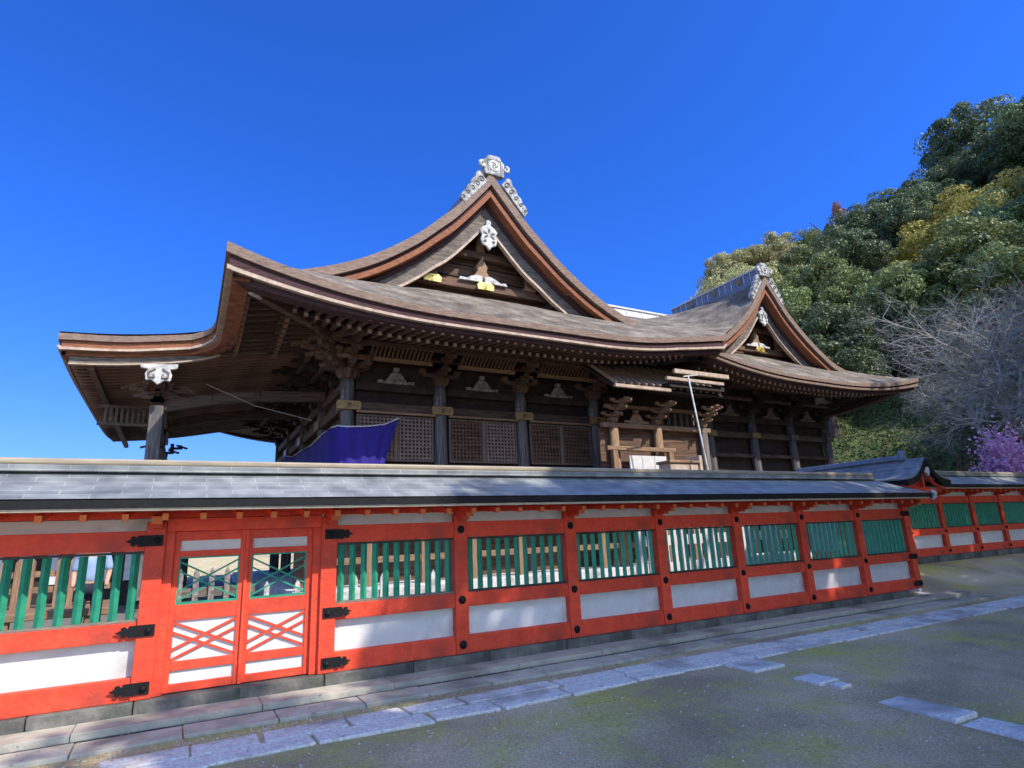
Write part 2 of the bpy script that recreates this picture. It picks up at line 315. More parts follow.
# ---------------------------------------------------------------- terrain
def terr(x, y):
    d = (x-20)*.66+(y-34)*.75
    h = 0
    if d > -3:
        dd = max(0, d+1.5); h = .44*dd+.0024*min(dd, 90)**2 if dd < 110 else .44*110+.0024*8100
        h *= sstep(-3, 6, d)
    h *= sstep(-5, 14, x-1.03*y)
    h += 80*math.exp(-((x-108)**2+(y+22)**2)/(2*29**2))*sstep(24, 60, x)
    z = .12*sstep(2.0, 5.0, y)
    if x < 12.9 and y > 7.05: z = .2
    if x >= 12.9: z = .12+.38*sstep(6.9, 8.9, y)
    far = sstep(30, 60, math.hypot(x, y))
    bumps = .012*noise.noise(Vector((x*.9, y*.9, 0)))*(1-far) + (.9*noise.noise(Vector((x*.12, y*.12, 3)))*sstep(1, 5, h))
    return z+h+bumps
def axis(a, b, step, lo, hi, g=1.12):
    xs = [a+i*step for i in range(int((b-a)/step)+1)]
    s = step
    while xs[-1] < hi: s *= g; xs.append(xs[-1]+s)
    s = step
    while xs[0] > lo: s *= g; xs.insert(0, xs[0]-s)
    return xs
gx = axis(-4, 30, .3, -600, 900); gy = axis(-2, 16, .3, -500, 900)
g = MB(); g.grid([[(x, y, terr(x, y)) for x in gx] for y in gy])
structure(g.build('ground', 'ground', smooth=True))
# court inside the wall: swept sand, its colour darkened for the court's shade
c = MB(); c.grid([[(x, y, .225) for x in (-30, -10, 12.6)] for y in (7.4, 14, 40)]); structure(c.build('court_ground', 'sand'))

# ---------------------------------------------------------------- paving in front of the wall
def slabs(name, mt, x0, x1, y0, y1, lo, hi, z0, z1, gap=.012, jit=.0, rows=1, seed=1, bev=.012):
    rnd = random.Random(seed); mb = MB(); h = (y1-y0)/rows
    for r in range(rows):
        x = x0-rnd.random()*hi
        while x < x1:
            L = rnd.uniform(lo, hi); j = [rnd.uniform(-jit, jit) for _ in range(8)]
            a, b2, c2, d = x+gap/2, x+L-gap/2, y0+r*h+gap/2, y0+(r+1)*h-gap/2
            zz = z1+rnd.uniform(-.004, .004)-abs(j[0])*.15
            pts = [(a+j[0]*.5, c2+j[1]), (b2+j[0]*.4, c2+j[2]), (b2+j[3]*.5, d+j[4]*.5), (a+j[3]*.5, d+j[5]*.5)]
            vs = [(p[0],p[1],z0) for p in pts]+[(p[0],p[1],zz) for p in pts]
            mb.add(vs, [(0,3,2,1),(4,5,6,7),(0,1,5,4),(1,2,6,5),(2,3,7,6),(3,0,4,7)]); x += L
    return structure(mb.build(name, mt, bevel=bev))
slabs('pavement', 'slab', -4, 13.0, 6.562, 6.93, 1.1, 1.5, -.1, .19, seed=3, gap=.006, bev=.006)
gk = MB(); gk.box(-4, 13.0, 6.452, 6.56, -.1, .06); gk.box(-4, 13.0, 6.542, 6.559, .061, .135); structure(gk.build('gutter_channel', 'basestone'))  # second box: dark facing added so the groove looks shaded
slabs('pavement', 'slab', -4, 13.2, 6.09, 6.45, .55, .8, -.1, .152, seed=5, gap=.01, bev=.006)
slabs('stone_path', 'granite', .15, 30, 5.24, 5.84, .5, 1.1, -.1, .145, jit=.03, rows=2, seed=9, gap=.03, bev=.012)
slabs('stone_path', 'granite', -3, .1, 5.24, 5.54, .55, 1.0, -.1, .14, jit=.03, rows=1, seed=11, gap=.03, bev=.012)
# slabs crossing the yard towards the viewer
cr = MB(); rr = random.Random(4)
for (y0, y1, w2) in ((4.80,5.22,.24),(4.12,4.42,.15),(3.95,4.08,.08),(2.95,3.58,.17),(2.2,2.92,.17),(1.3,2.17,.2),(.4,1.27,.2)):
    cr.box(5.66-w2, 5.66+w2, y0, y1, -.1, terr(5.66, (y0+y1)/2)+.022+rr.random()*.01)
structure(cr.build('stone_path', 'granite', bevel=.012))
cr = MB()
for i in range(6): cr.box(15.2+i*.9, 16.05+i*.9, 4.5, 5.05, -.1, .10)
for i in range(7): cr.box(12.9, 13.35, 5.75+i*.42, 6.13+i*.42, -.1, .10+.02*i)
structure(cr.build('stone_path', 'granite', bevel=.015))

# ---------------------------------------------------------------- roofed wall
ZB = .3
def wall_roof(root, x0, x1, yf, dz, hip=0):
    """copper sheet roof of a wall that runs along x; yf = face of the posts"""
    ye, yr = yf-.60, yf+.08; ze, zr = 2.085+dz, 2.40+dz
    mb = MB(); prof = [(0,0),(.22,.095),(.45,.20),(.68,zr-ze)]
    n = 30; rows = []
    for (dy, h) in prof:
        rows.append([(x0+(x1-(hip*(dy/.68) if hip else 0)-x0)*i/n, ye+dy, ze+h-(.0 if not hip else .0)) for i in range(n+1)])
    mb.grid(rows); 
    mb.build('roof_slope', 'copper', root, uvfn=lambda x, y, z: (x, (y-ye)*1.1))
    mb = MB(); mb.grid([[(p[0], 2*yr-p[1], p[2]) for p in r][::-1] for r in rows]); mb.build('roof_slope', 'copper', root, uvfn=lambda x, y, z: (x, (y-ye)*1.1))
    if hip:
        mb = MB(); mb.grid([[(x1, ye, ze), (x1-hip, yr, zr), ], [(x1+.0, yr, ze+.06), (x1-hip+.001, yr+.001, zr)]])
        mb.grid([[(x1, 2*yr-ye, ze), (x1-hip, yr, zr), ], [(x1+.0, yr, ze+.06), (x1-hip+.001, yr+.001, zr)]])
        mb.build('roof_slope', 'copper', root, uvfn=lambda x, y, z: (y, x))
    mb = MB(); mb.box(x0, x1, ye+.0, ye+.1, ze-.082, ze-.012); mb.box(x0, x1, 2*yr-ye-.1, 2*yr-ye, ze-.1, ze-.012)
    if hip: mb.box(x1+.003, x1+.05, ye, 2*yr-ye, ze-.1, ze-.008)
    mb.build('roof_edge', 'black', root)
    mb = MB(); mb.box(x0, x1, ye+.02, ye+.12, ze-.108, ze-.085); mb.build('drip_strip', 'edgecopper', root)
    mb = MB(); mb.box(x0, x1-hip, yr-.12, yr+.12, zr-.02, zr+.045); mb.build('ridge_base', 'copper', root, bevel=.006, uvfn=lambda x, y, z: (x*1.0, z+.02))
    mb = MB(); mb.box(x0, x1-hip-.02, yr-.10, yr+.10, zr+.047, zr+.11); mb.build('ridge_cap', 'coppertan', root, bevel=.02)
    mb = MB(); mb.box(x0+.02, x1-.04-hip*.2, ye+.18, 2*yr-ye-.18, ze-.075, ze-.035); mb.build('soffit', 'vermilion', root)

def wall_rafters(root, x0, x1, yf, dz, step=.315):
    src = None; i = 0; x = x0
    while x < x1:
        if src is None:
            a, bb = (x, yf-.46, 1.925+dz), (x, yf+.02, 2.01+dz)
            mb = MB(); mb.bar(a, bb, .05, .06); src = mb.build('rafter', 'vermilion', root); s0 = WO[src.name]; xx = x
            mb = MB(); d = Vector((0,-1,-.17)).normalized(); mb.bar(Vector(a)+d*.012, Vector(a)+d*.002, .052, .062); e0 = mb.build('rafter_end', 'vermilion_end', src); el = e0.location.copy()
        else:
            o = part_copy(src, root, s0+Vector((x-xx, 0, 0))); e = e0.copy(); C.objects.link(e); e.parent = o; e.location = el
        x += step

def wall_bay(root, xa, xb, yf, dz, nslat, first):
    """everything between two posts; xa..xb is the clear opening"""
    y = yf
    mb = MB(); mb.box(xa, xb, y+.08, y+.12, .47+dz, .85+dz); mb.build('plaster_panel', 'plaster', root)
    mb = MB(); mb.box(xa, xb, y+.06, y+.12, 1.80+dz, 1.93+dz); mb.build('plaster_strip', 'plaster', root)
    mb = MB(); mb.box(xa, xb, y+.015, y+.10, .982+dz, 1.004+dz); mb.build('sill', 'greywood' if first else 'darkbar', root)  # sunlit bays get a lighter sill colour, shaded bays a darker one
    mb = MB(); mb.box(xa, xb, y+.02, y+.10, 1.600+dz, 1.624+dz); mb.build('lintel', 'darkbar', root)
    mb = MB(); L = (xb-xa)/nslat; r = .036
    for i in range(nslat):
        x = xa+L*(i+.5); yc = y+.06
        mb.prism([(x-r, yc), (x, yc-r), (x+r, yc), (x, yc+r)], 1.005+dz, 1.599+dz, 'z')
    mb.build('slat_screen', 'green', root)
def boss(root, x, y, z, r=.042):
    mb = MB(); mb.dome((x, y, z), r, .035); mb.disc((x, y-.004, z), r*1.15, .006); return mb.build('metal_boss', 'black', root, smooth=False)
def strap(root, x0, x1, y, z, point=-1):
    """black strap fitting that wraps the post: a plate with a flame-shaped tip"""
    mb = MB(); h = .052
    if point < 0: poly = [(x1,z-h),(x1,z+h),(x0+.11,z+h),(x0+.10,z+h*.5),(x0+.075,z+h*.95),(x0+.045,z+h*.75),(x0+.05,z+h*.35),(x0,z),(x0+.05,z-h*.35),(x0+.045,z-h*.75),(x0+.075,z-h*.95),(x0+.10,z-h*.5),(x0+.11,z-h)]
    else: poly = [(x0,z-h),(x0,z+h),(x1-.11,z+h),(x1-.10,z+h*.5),(x1-.075,z+h*.95),(x1-.045,z+h*.75),(x1-.05,z+h*.35),(x1,z),(x1-.05,z-h*.35),(x1-.045,z-h*.75),(x1-.075,z-h*.95),(x1-.10,z-h*.5),(x1-.11,z-h)]
    mb.prism(poly, y-.012, y); mb.dome((x1-.05 if point < 0 else x0+.05, y-.012, z), .03, .035)
    return mb.build('strap_fitting', 'black', root)

def roofed_wall(label, posts, yf, dz, skip=None, x_lo=None, x_hi=None, hip=0, nslat=10):
    root = thing('roofed_wall', label, 'wall', ((posts[0]+posts[-1])/2, yf+.1, dz+.1))
    pw = .085; src = None
    for x in posts:
        mb = MB(); mb.box(x-pw, x+pw, yf-.02, yf+.14, .3+dz, 1.9+dz); mb.build('post', 'vermilion', root, bevel=.006)
        mb = MB(); mb.bar((x, yf+.1, 1.93+dz), (x, yf-.30, 1.90+dz), .09, .07); mb.bar((x, yf+.1, 1.87+dz), (x, yf-.18, 1.86+dz), .085, .05)
        a = mb.build('bracket_arm', 'vermilion', root)
        mb = MB(); mb.box(x-.046, x+.046, yf-.312, yf-.302, 1.866+dz, 1.938+dz); mb.build('arm_end', 'vermilion_end', a)
    lo, hi = x_lo, x_hi
    for i, (a, b) in enumerate(zip(posts, posts[1:])):
        if skip is not None and i == skip: 
            continue
        xa, xb = a+pw, b-pw
        wall_bay(root, xa, xb, yf, dz, nslat, i < (skip if skip is not None else 0)+2 if skip is not None else False)
        mb = MB(); mb.box(xa, xb, yf-.0, yf+.13, .30+dz, .495+dz); mb.build('bottom_rail', 'vermilion', root, bevel=.005)
        mb = MB(); mb.box(xa, xb, yf-.0, yf+.13, .818+dz, .98+dz); mb.build('middle_rail', 'vermilion', root, bevel=.005)
        mb = MB(); mb.box(xa, xb, yf-.0, yf+.13, 1.626+dz, 1.815+dz); mb.build('top_rail', 'vermilion', root, bevel=.005)
    mb = MB(); mb.box(lo+.1, hi-.12, yf-.005, yf+.125, 1.935+dz, 2.0+dz); mb.build('wall_plate', 'vermilion', root)
    # stone footing in blocks
    x = lo+.3; k = 0
    while x < hi-.45:
        L = random.uniform(.75, 1.1); L = min(L, hi-.42-x)
        mb = MB(); mb.box(x+.004, x+L-.004, yf-.07-random.random()*.01, yf+.16, dz-.2, .298+dz); mb.build('footing_stone', 'basestone', root, bevel=.012); x += L
    wall_roof(root, lo, hi, yf, dz, hip)
    wall_rafters(root, lo+.15, hi-.1, yf, dz)
    return root
posts = [-5.2, -3.5, -1.86, -.165, 1.50, 3.08, 4.70, 6.30, 7.92, 9.53, 11.14, 12.72]
W1 = roofed_wall('long vermilion and white wall under a grey copper roof, in the foreground with the double door', posts, 7.0, 0, skip=3, x_lo=-5.6, x_hi=12.62, hip=.7, nslat=11)
for x in posts[5:11]:
    for z in (.40, .90, 1.72): boss(W1, x, 6.98, z)
for z in (.40, .90, 1.72):
    strap(W1, -.42, -.10, 6.978, z, -1); strap(W1, 1.45, 1.76, 6.978, z, 1)
    strap(W1, 12.52, 12.80, 6.978, z, -1)
# the return of the wall, with its gable towards the viewer, and the rear stretch
RW = thing('roofed_wall', 'short return of the red wall at the far corner, roof gable facing the yard', 'wall', (13.05, 8, .2))
gx0 = 13.1
mb = MB()
for i, yy in enumerate((7.5, 8.6)):
    q = MB(); q.box(gx0-.08, gx0+.08, yy-.08, yy+.08, .2, 2.0); q.build('post', 'vermilion', RW, bevel=.006)
q = MB(); q.box(gx0-.05, gx0+.05, 7.2, 9.4, .2, 2.05); q.build('plaster_panel', 'plaster', RW)
q = MB(); q.box(gx0-.07, gx0+.07, 7.15, 9.4, .82, .98); q.build('middle_rail', 'vermilion', RW)
prof = [(-.78,2.38),(-.6,2.40),(-.4,2.46),(-.22,2.58),(-.1,2.70),(0,2.80),(.1,2.70),(.22,2.58),(.4,2.46),(.6,2.40),(.78,2.38)]
q = MB(); q.grid([[(gx0+a, y, z) for a, z in prof] for y in (6.62, 7.4, 8.4, 9.5)]); q.build('roof_slope', 'copper', RW, solid=.03, uvfn=lambda x, y, z: (y, x*1.2))
q = MB(); q.sweep([(gx0+a, 6.60, z-.035) for a, z in prof], (0,1,0), (0,0,-1), [(0,0),(.07,0),(.07,.11),(0,.11)]); q.build('barge_board', 'black', RW)
q = MB(); q.sweep([(gx0+a*.93, 6.70, z-.16) for a, z in prof], (0,1,0), (0,0,-1), [(0,0),(.05,0),(.05,.05),(0,.05)]); q.build('barge_board', 'vermilion', RW)
q = MB(); q.prism([(gx0-.6,2.12),(gx0+.6,2.12),(gx0+.6,2.24),(gx0+.3,2.30),(gx0,2.56),(gx0-.3,2.30),(gx0-.6,2.24)], 6.95, 7.05); q.build('gable_wall', 'vermilion', RW)
q = MB(); q.box(gx0-.06, gx0+.06, 7.08, 9.5, 2.80, 2.90); q.build('ridge_cap', 'bluetile', RW, bevel=.015)
q = MB(); q.box(gx0-.09, gx0+.09, 6.98, 7.08, 2.77, 2.99); q.build('ridge_end', 'bluetile', RW, bevel=.03)
q = MB(); q.prism([(gx0-.05,2.60),(gx0+.05,2.60),(gx0+.07,2.50),(gx0,2.42),(gx0-.07,2.50)], 6.60, 6.64); q.build('pendant', 'white', RW)
for s in (-1, 1):
    q = MB(); q.box(gx0+s*.74-.03, gx0+s*.74+.03, 6.62, 9.5, 2.26, 2.35); q.build('roof_edge', 'black', RW)
q = MB(); q.bar((gx0-.5, 6.75, 2.16), (gx0+.5, 6.75, 2.16), .07, .08); q.bar((gx0, 6.75, 2.2), (gx0, 6.75, 2.5), .07, .06, (0,1,0)); q.build('gable_beam', 'vermilion', RW)
# small white-edged verge scroll at the end of the front roof
q = MB(); q.tube([(12.64, 6.38, 2.12), (12.70, 6.36, 2.07), (12.69, 6.36, 2.0), (12.62, 6.38, 1.95)], [.03,.04,.035,.02], 8); q.build('verge_scroll', 'white', W1, smooth=True)
posts2 = [14.8, 16.45, 18.1, 19.75, 21.4, 23.05, 24.7]
W2 = roofed_wall('rear stretch of red wall beyond the corner, dappled with light at the right edge', posts2, 9.0, .36, x_lo=13.4, x_hi=25.2)
for x in posts2[1:]:
    for z in (.40, .90): boss(W2, x, 8.98, z+.36)

# ---------------------------------------------------------------- gate in the wall
G = thing('wall_gate', 'closed red double door with crossed bars and white panels in the front wall', 'gate', (.66, 7.05, .3))
mb = MB(); mb.box(-.079, 1.414, 7.0, 7.13, 1.80, 1.93); mb.build('head_beam', 'vermilion', G, bevel=.006)
for xa, xb in ((-.085, .002), (1.333, 1.42)):
    mb = MB(); mb.box(xa, xb, 7.02, 7.123, .302, 1.80); mb.build('jamb', 'vermilion', G, bevel=.005)
mb = MB(); mb.box(-.078, 1.413, 6.93, 7.16, .1, .296); mb.build('threshold', 'basestone', G, bevel=.012)
def leafdoor(x0, x1):
    mb = MB(); y0, y1 = 7.06, 7.105
    st = .055
    mb.box(x0, x0+st, y0, y1, .31, 1.80); mb.box(x1-st, x1, y0, y1, .31, 1.80)
    for za, zb in ((.31,.385),(.50,.585),(.95,1.10),(1.55,1.61),(1.71,1.80)): mb.box(x0+st, x1-st, y0+.004, y1-.004, za, zb)
    d = mb.build('door_leaf', 'vermilion', G, bevel=.004)
    for za, zb in ((.385,.50),(.585,.95),(1.61,1.71)):
        mb = MB(); mb.box(x0+st, x1-st, y0+.028, y0+.036, za, zb); mb.build('white_panel', 'plaster', d)
    mb = MB(); xa, xb = x0+st, x1-st
    for s in (0, .09):
        mb.bar((xa, y0+.014, .60+s), (xb, y0+.014, .84+s), .018, .022); mb.bar((xa, y0+.0141, .845+s), (xb, y0+.0141, .60+s), .0176, .022)
    mb.build('cross_bars', 'vermilion', d)
    mb = MB()
    for s in (0, .09):
        mb.bar((xa, y0+.02, 1.13+s), (xb, y0+.02, 1.42+s), .012, .016); mb.bar((xa, y0+.0201, 1.42+s), (xb, y0+.0201, 1.13+s), .0117, .016)
    mb.box(xa, xb, y0+.004, y0+.04, 1.10, 1.122); mb.box(xa, xa+.014, y0+.004, y0+.04, 1.122, 1.55); mb.box(xb-.014, xb, y0+.004, y0+.04, 1.122, 1.55); mb.box(xa+.014, xb-.014, y0+.004, y0+.04, 1.535, 1.55)
    mb.build('window_lattice', 'green', d)
leafdoor(0, .664); leafdoor(.671, 1.335)
mb = MB(); mb.box(.655, .685, 7.035, 7.058, .31, 1.80); mb.build('meeting_strip', 'vermilion', G)

# ---------------------------------------------------------------- shrine halls
def Pf(a): a = max(a, 0); return .66*a-.013*a*a if a < 25 else .66*25-.013*625
def flare(s): return max(0, 1-s/5.6)**2.3 if s < 5.6 else 0
X0, X1, Y0, Y1, ZE = .46, 15.44, 12.9, 32.1, 7.11
def h1(x, y):
    a = min(x-X0, X1-x); b = min(y-Y0, Y1-y)
    return ZE+Pf(min(a, b))+.83*flare(max(a,0))*flare(max(b,0))
G1 = smooth_tab([(0,12.95),(.35,12.5),(1.15,11.55),(1.75,10.95),(2.5,10.25),(3.6,9.45),(4.7,8.88),(5.75,8.5)], 6)
G2 = smooth_tab([(0,11.64),(.3,11.25),(1.0,10.3),(1.93,9.4),(2.8,8.75),(3.6,8.25),(4.4,7.98),(5.1,7.84)], 6)
CX1, CX2 = 7.95, 20.6
H1 = thing('shrine_hall', 'large weathered timber shrine hall with steep curved bark roof and tall front gable', 'shrine hall', (7.95, 16, .25))
H2 = thing('shrine_hall', 'second shrine hall at right with smaller curved gable roof before the wooded hill', 'shrine hall', (20.6, 16, .25))

# lower roof of hall one: left part, front skirt, (right part is the joining sheet)
def frange(a, b, n): return [a+(b-a)*i/n for i in range(n+1)]
def tabpath(n=60): return 0
xs = [X0+(CX1-X0)*(i/26)**1.25 for i in range(27)] + frange(CX1+.35, 13.2, 14)
ysF = [Y0+(19-Y0)*(i/22)**1.2 for i in range(23)]+frange(19.6, Y1, 18)
mb = MB()
h1r = lambda x, y: h1(x, y) if x < CX1 or y > 18 else ZE+Pf(y-Y0)+.83*flare(X1-x)*flare(y-Y0)
mb.grid([[(x, y, h1r(x, y)) for x in xs] for y in ysF], mask=lambda i, j: True if (ysF[i] < 18 or xs[j] < CX1) else False)
mb.build('skirt_roof', 'bark', H1, smooth=True)
# joining sheet: from the right half of hall one's eave up to the ridge of hall two
bpath = smooth_tab([(13.2,12.9),(13.9,12.9),(14.6,12.95),(15.3,13.12),(16.0,13.6),(16.7,14.2),(17.5,14.75),(18.3,14.98),(18.67,15.0),(19.2,15.0),(19.9,15.0),(20.6,15.0)], 6)
zb = smooth_tab([(13.2,h1(13.2,12.9)),(13.9,7.46),(14.6,7.59),(15.3,7.75),(16.0,7.97),(16.7,8.27),(17.5,8.67),(18.3,9.13),(18.67,9.4),(19.2,9.92),(19.9,10.72),(20.6,11.64)], 6)
rows = []
JW = []
for k in range(25):
    t = k/24; r = []
    for (x, yb), (_, z0) in zip(bpath, zb):
        T = 11.1+.54*sstep(17.5, 20.6, x); yy = yb+(20-yb)*t; bl = sstep(13.2, 15.8, x)
        wgt = (T-z0)/Pf(20-yb); r.append((x, yy, (z0+wgt*Pf(yy-yb))*bl+(1-bl)*(ZE+(z0-ZE)*flare(yy-yb)+Pf(yy-yb))))
    rows.append(r)
mb = MB(); mb.grid(rows); mb.build('joining_roof', 'bark', H1, smooth=True)
mb = MB(); rb = [[(p[0], 40-p[1], p[2]) for p in r] for r in rows][::-1]; mb.grid(rb); mb.build('joining_roof', 'bark', H1, smooth=True)
mb = MB()
mb.box(9, 19.9, 19.85, 20.15, 11.0, 11.42); mb.build('joining_ridge', 'tin', H1, bevel=.02)
mb = MB()
for i in range(12): mb.box(10+i*.9, 10.05+i*.9, 19.83, 20.17, 11.0, 11.42)
mb.box(9, 20.0, 19.80, 20.2, 11.42, 11.50); mb.build('joining_ridge_cap', 'tin', H1)
def gable_roof(root, cx, G, y0, y1, sides=(-1, 1), th=.3):
    for s in sides:
        mb = MB(); mb.grid([[(cx+s*d, y, z) for d, z in G] for y in frange(y0, y1, 12)]); mb.build('main_roof', 'bark', root, smooth=True)
gable_roof(H1, CX1, G1, 15.0, 30.0)
gable_roof(H2, CX2, G2, 15.0, 26.0, sides=(1,))

def normals2(pts):
    out = []
    for i in range(len(pts)):
        a = Vector(pts[max(i-1,0)]); b = Vector(pts[min(i+1,len(pts)-1)]); d = (b-a); d.y = 0; d.normalize()
        n = Vector((d.z, 0, -d.x)); 
        if n.z > 0: n = -n
        # keep the mitre at a sharp apex as thick as the flanks
        if 0 < i < len(pts)-1:
            e = Vector(pts[i])-a; e.y = 0; e.normalize(); m_ = Vector((e.z, 0, -e.x)); m_ = -m_ if m_.z > 0 else m_
            n = n/max(.5, n.dot(m_))
        out.append(n)
    return out
def verge(root, cx, path, A=(0,1,0), k=1.0, inner=True, B=None, tk=None):
    if B is None:
        B = []
        for i in range(len(path)):
            w_ = min(7, i, len(path)-1-i)
            ks = [j for j in range(max(0, i-7), min(len(path)-1, i+7)+1) if abs(path[i][0]-cx) < 1e-6 and j >= i or (path[j][0]-cx)*(path[i][0]-cx) >= 0 and abs(path[i][0]-cx) >= 1e-6]
            a, b = Vector(path[ks[0]]), Vector(path[ks[-1]])
            sl_ = (b.z-a.z)/(b.x-a.x); B.append(Vector((0,0,-math.sqrt(1+sl_*sl_))))
    L = [('bark_edge','pinkbark',0,.26,0,.5),('bark_edge','darkbark',.262,.35,.14,.5),('bark_edge','redbark',.352,.50,.10,.6),('verge_gap','darkbark',.502,.62,.42,.7)]
    for nm, mt, b0, b1, a0, a1 in L:
        q = MB(); q.sweep(path, A, B, [(a0,b0*k),(a1,b0*k),(a1,b1*k),(a0,b1*k)], tk); q.build(nm, mt, root)
    if inner:
        q = MB(); q.sweep(path, A, B, [(.50,.622*k),(.60,.622*k),(.60,.98*k),(.50,.98*k)], tk); q.build('barge_board', 'hafu', root)
        q = MB(); q.sweep(path, A, B, [(.47,.96*k),(.62,.96*k),(.62,1.03*k),(.47,1.03*k)], tk); q.build('barge_rib', 'strip', root)
verge(H1, CX1, [(CX1-d, 15.0, z) for d, z in G1[::-1]]+[(CX1+d, 15.0, z) for d, z in G1[1:]])
verge(H2, CX2, [(CX2-d, 15.0, z) for d, z in G2[::-1] if d < 3.9]+[(CX2+d, 15.0, z) for d, z in G2[1:]], k=.85)

# hall one front and left eaves
LAY = [('bark_edge','pinkbark',0,.155,0,.5),('bark_edge','darkbark',.157,.325,.07,.5),('eave_strip','strip',.327,.39,.03,.4),('eave_board','darkbark',.392,.50,.16,.5)]
def eave(root, path, A, grow, lay=LAY, offs=0):
    for nm, mt, b0, b1, a0, a1 in lay:
        q = MB(); q.sweep(path, A, (0,0,-1), [(a0,b0),(a1*.6,b0+.10),(a1*.6,b1),(a0,b1)] if b0 == 0 else [(a0,b0),(a1,b0),(a1,b1),(a0,b1)], grow); q.build(nm, mt, root)
fx = [X0+(13.2-X0)*(i/50)**1.1 for i in range(51)]
path = [(x, Y0, h1(x, Y0)+.003) for x in fx]
gr = [1+.55*flare(x-X0) for x in fx]
ex = [(x, y, z+.003) for (x, y), (_, z) in list(zip(bpath, zb))[1:] if x < 17.6]
full = path+ex; A = [Vector((0,1,0))]*len(path)
A[0] = Vector((1,1,0))
for i, p in enumerate(ex): A.append(Vector((-.6*sstep(14.5,16.5,p[0])*(1-sstep(16.6,17.6,p[0])), 1, 0)))
eave(H1, full, A, gr+[1+.25*sstep(13.2,17.6,p[0]) for p in ex])
fy = [Y0+(Y1-Y0)/2*(i/50)**1.3 for i in range(51)]
pathL = [(X0, y, h1(X0, y)+.003) for y in fy]; pathL = pathL+[(X0, Y0+Y1-y, z) for (_, y, z) in pathL[::-1][1:]]
AL = [Vector((1,0,0))]*len(pathL); AL[0] = Vector((1,1,0)); AL[-1] = Vector((1,-1,0))
LAY2 = [('bark_edge','pinkbark',0,.155,0,.5),('bark_edge','redbark',.157,.325,.07,.5),('eave_strip','strip',.327,.39,.03,.4),('eave_board','redbark',.392,.50,.16,.5)]
CAN = [(.40,16.35,7.17),(.22,16.62,7.11),(-.05,16.77,7.04)]
KPX = smooth_tab([(-2.80,6.68),(-2.1,6.74),(-1.38,6.83),(-.32,7.00)], 6)
nearL = [p for p in pathL if p[1] < 16.1]
pS = nearL+CAN+[(x, 16.8, z+.06*sstep(-1.2,-2.8,x)) for x, z in KPX[::-1]]
AS = [Vector((1,1,0))]+[Vector((1,0,0))]*(len(nearL)-1)+[Vector((.95,.3,0)),Vector((.7,.7,0)),Vector((.3,.95,0))]+[Vector((0,1,0))]*(len(KPX)-1)+[Vector((1,1,0))]
eave(H1, pS, AS, [1+.55*flare(p[1]-Y0) if p[1] < 16.1 else 1 for p in pS], LAY2)
far = [p for p in pathL if p[1] > 30.1]; eave(H1, far, [Vector((1,0,0))]*(len(far)-1)+[Vector((1,-1,0))], [1+.4*flare(Y1-p[1]) for p in far], LAY2)
# back eave (seen from below at far left)
pb = [(x, Y1, h1(x, Y1)) for x in fx]; eave(H1, pb, [Vector((0,-1,0))]*len(pb), None)

# hall two skirt roof
XA, XB, YA, YB, ZE2 = 14.5, 27.6, 13.5, 29.5, 6.86
def h2(x, y):
    a = min(x-XA, XB-x); b = min(y-YA, YB-y)
    return ZE2+Pf(min(a, b))+.66*flare(max(a,0)*.95)*flare(max(b,0))+.06*max(0,(22-x)/8)
x2 = [XB-(XB-XA)*(i/44)**1.15 for i in range(45)][::-1]
y2 = [YA+(YB-YA)*(i/36)**1.2 for i in range(37)]
mb = MB(); mb.grid([[(x, y, h2(x, y)) for x in x2] for y in y2], mask=lambda i, j: (y2[i] < 17.5 or x2[j] > 22.5) and x2[j] > 14.9); mb.build('skirt_roof', 'bark', H2, smooth=True)
p2 = [(x, YA, h2(x, YA)+.003) for x in x2 if x > 15.0]; A2 = [Vector((0,1,0))]*len(p2); A2[-1] = Vector((-1,1,0))
LAY3 = [('bark_edge','pinkbark',0,.12,0,.5),('bark_edge','darkbark',.122,.17,.07,.5),('bark_edge','pinkbark',.172,.25,.04,.4),('eave_board','darkbark',.252,.34,.16,.5)]
eave(H2, p2, A2, [1+.5*flare(XB-p[0]) for p in p2], LAY3)
p3 = [(XB, y, h2(XB, y)+.003) for y in y2]; A3 = [Vector((-1,0,0))]*len(p3); A3[0] = Vector((-1,1,0)); eave(H2, p3, A3, None, LAY3)

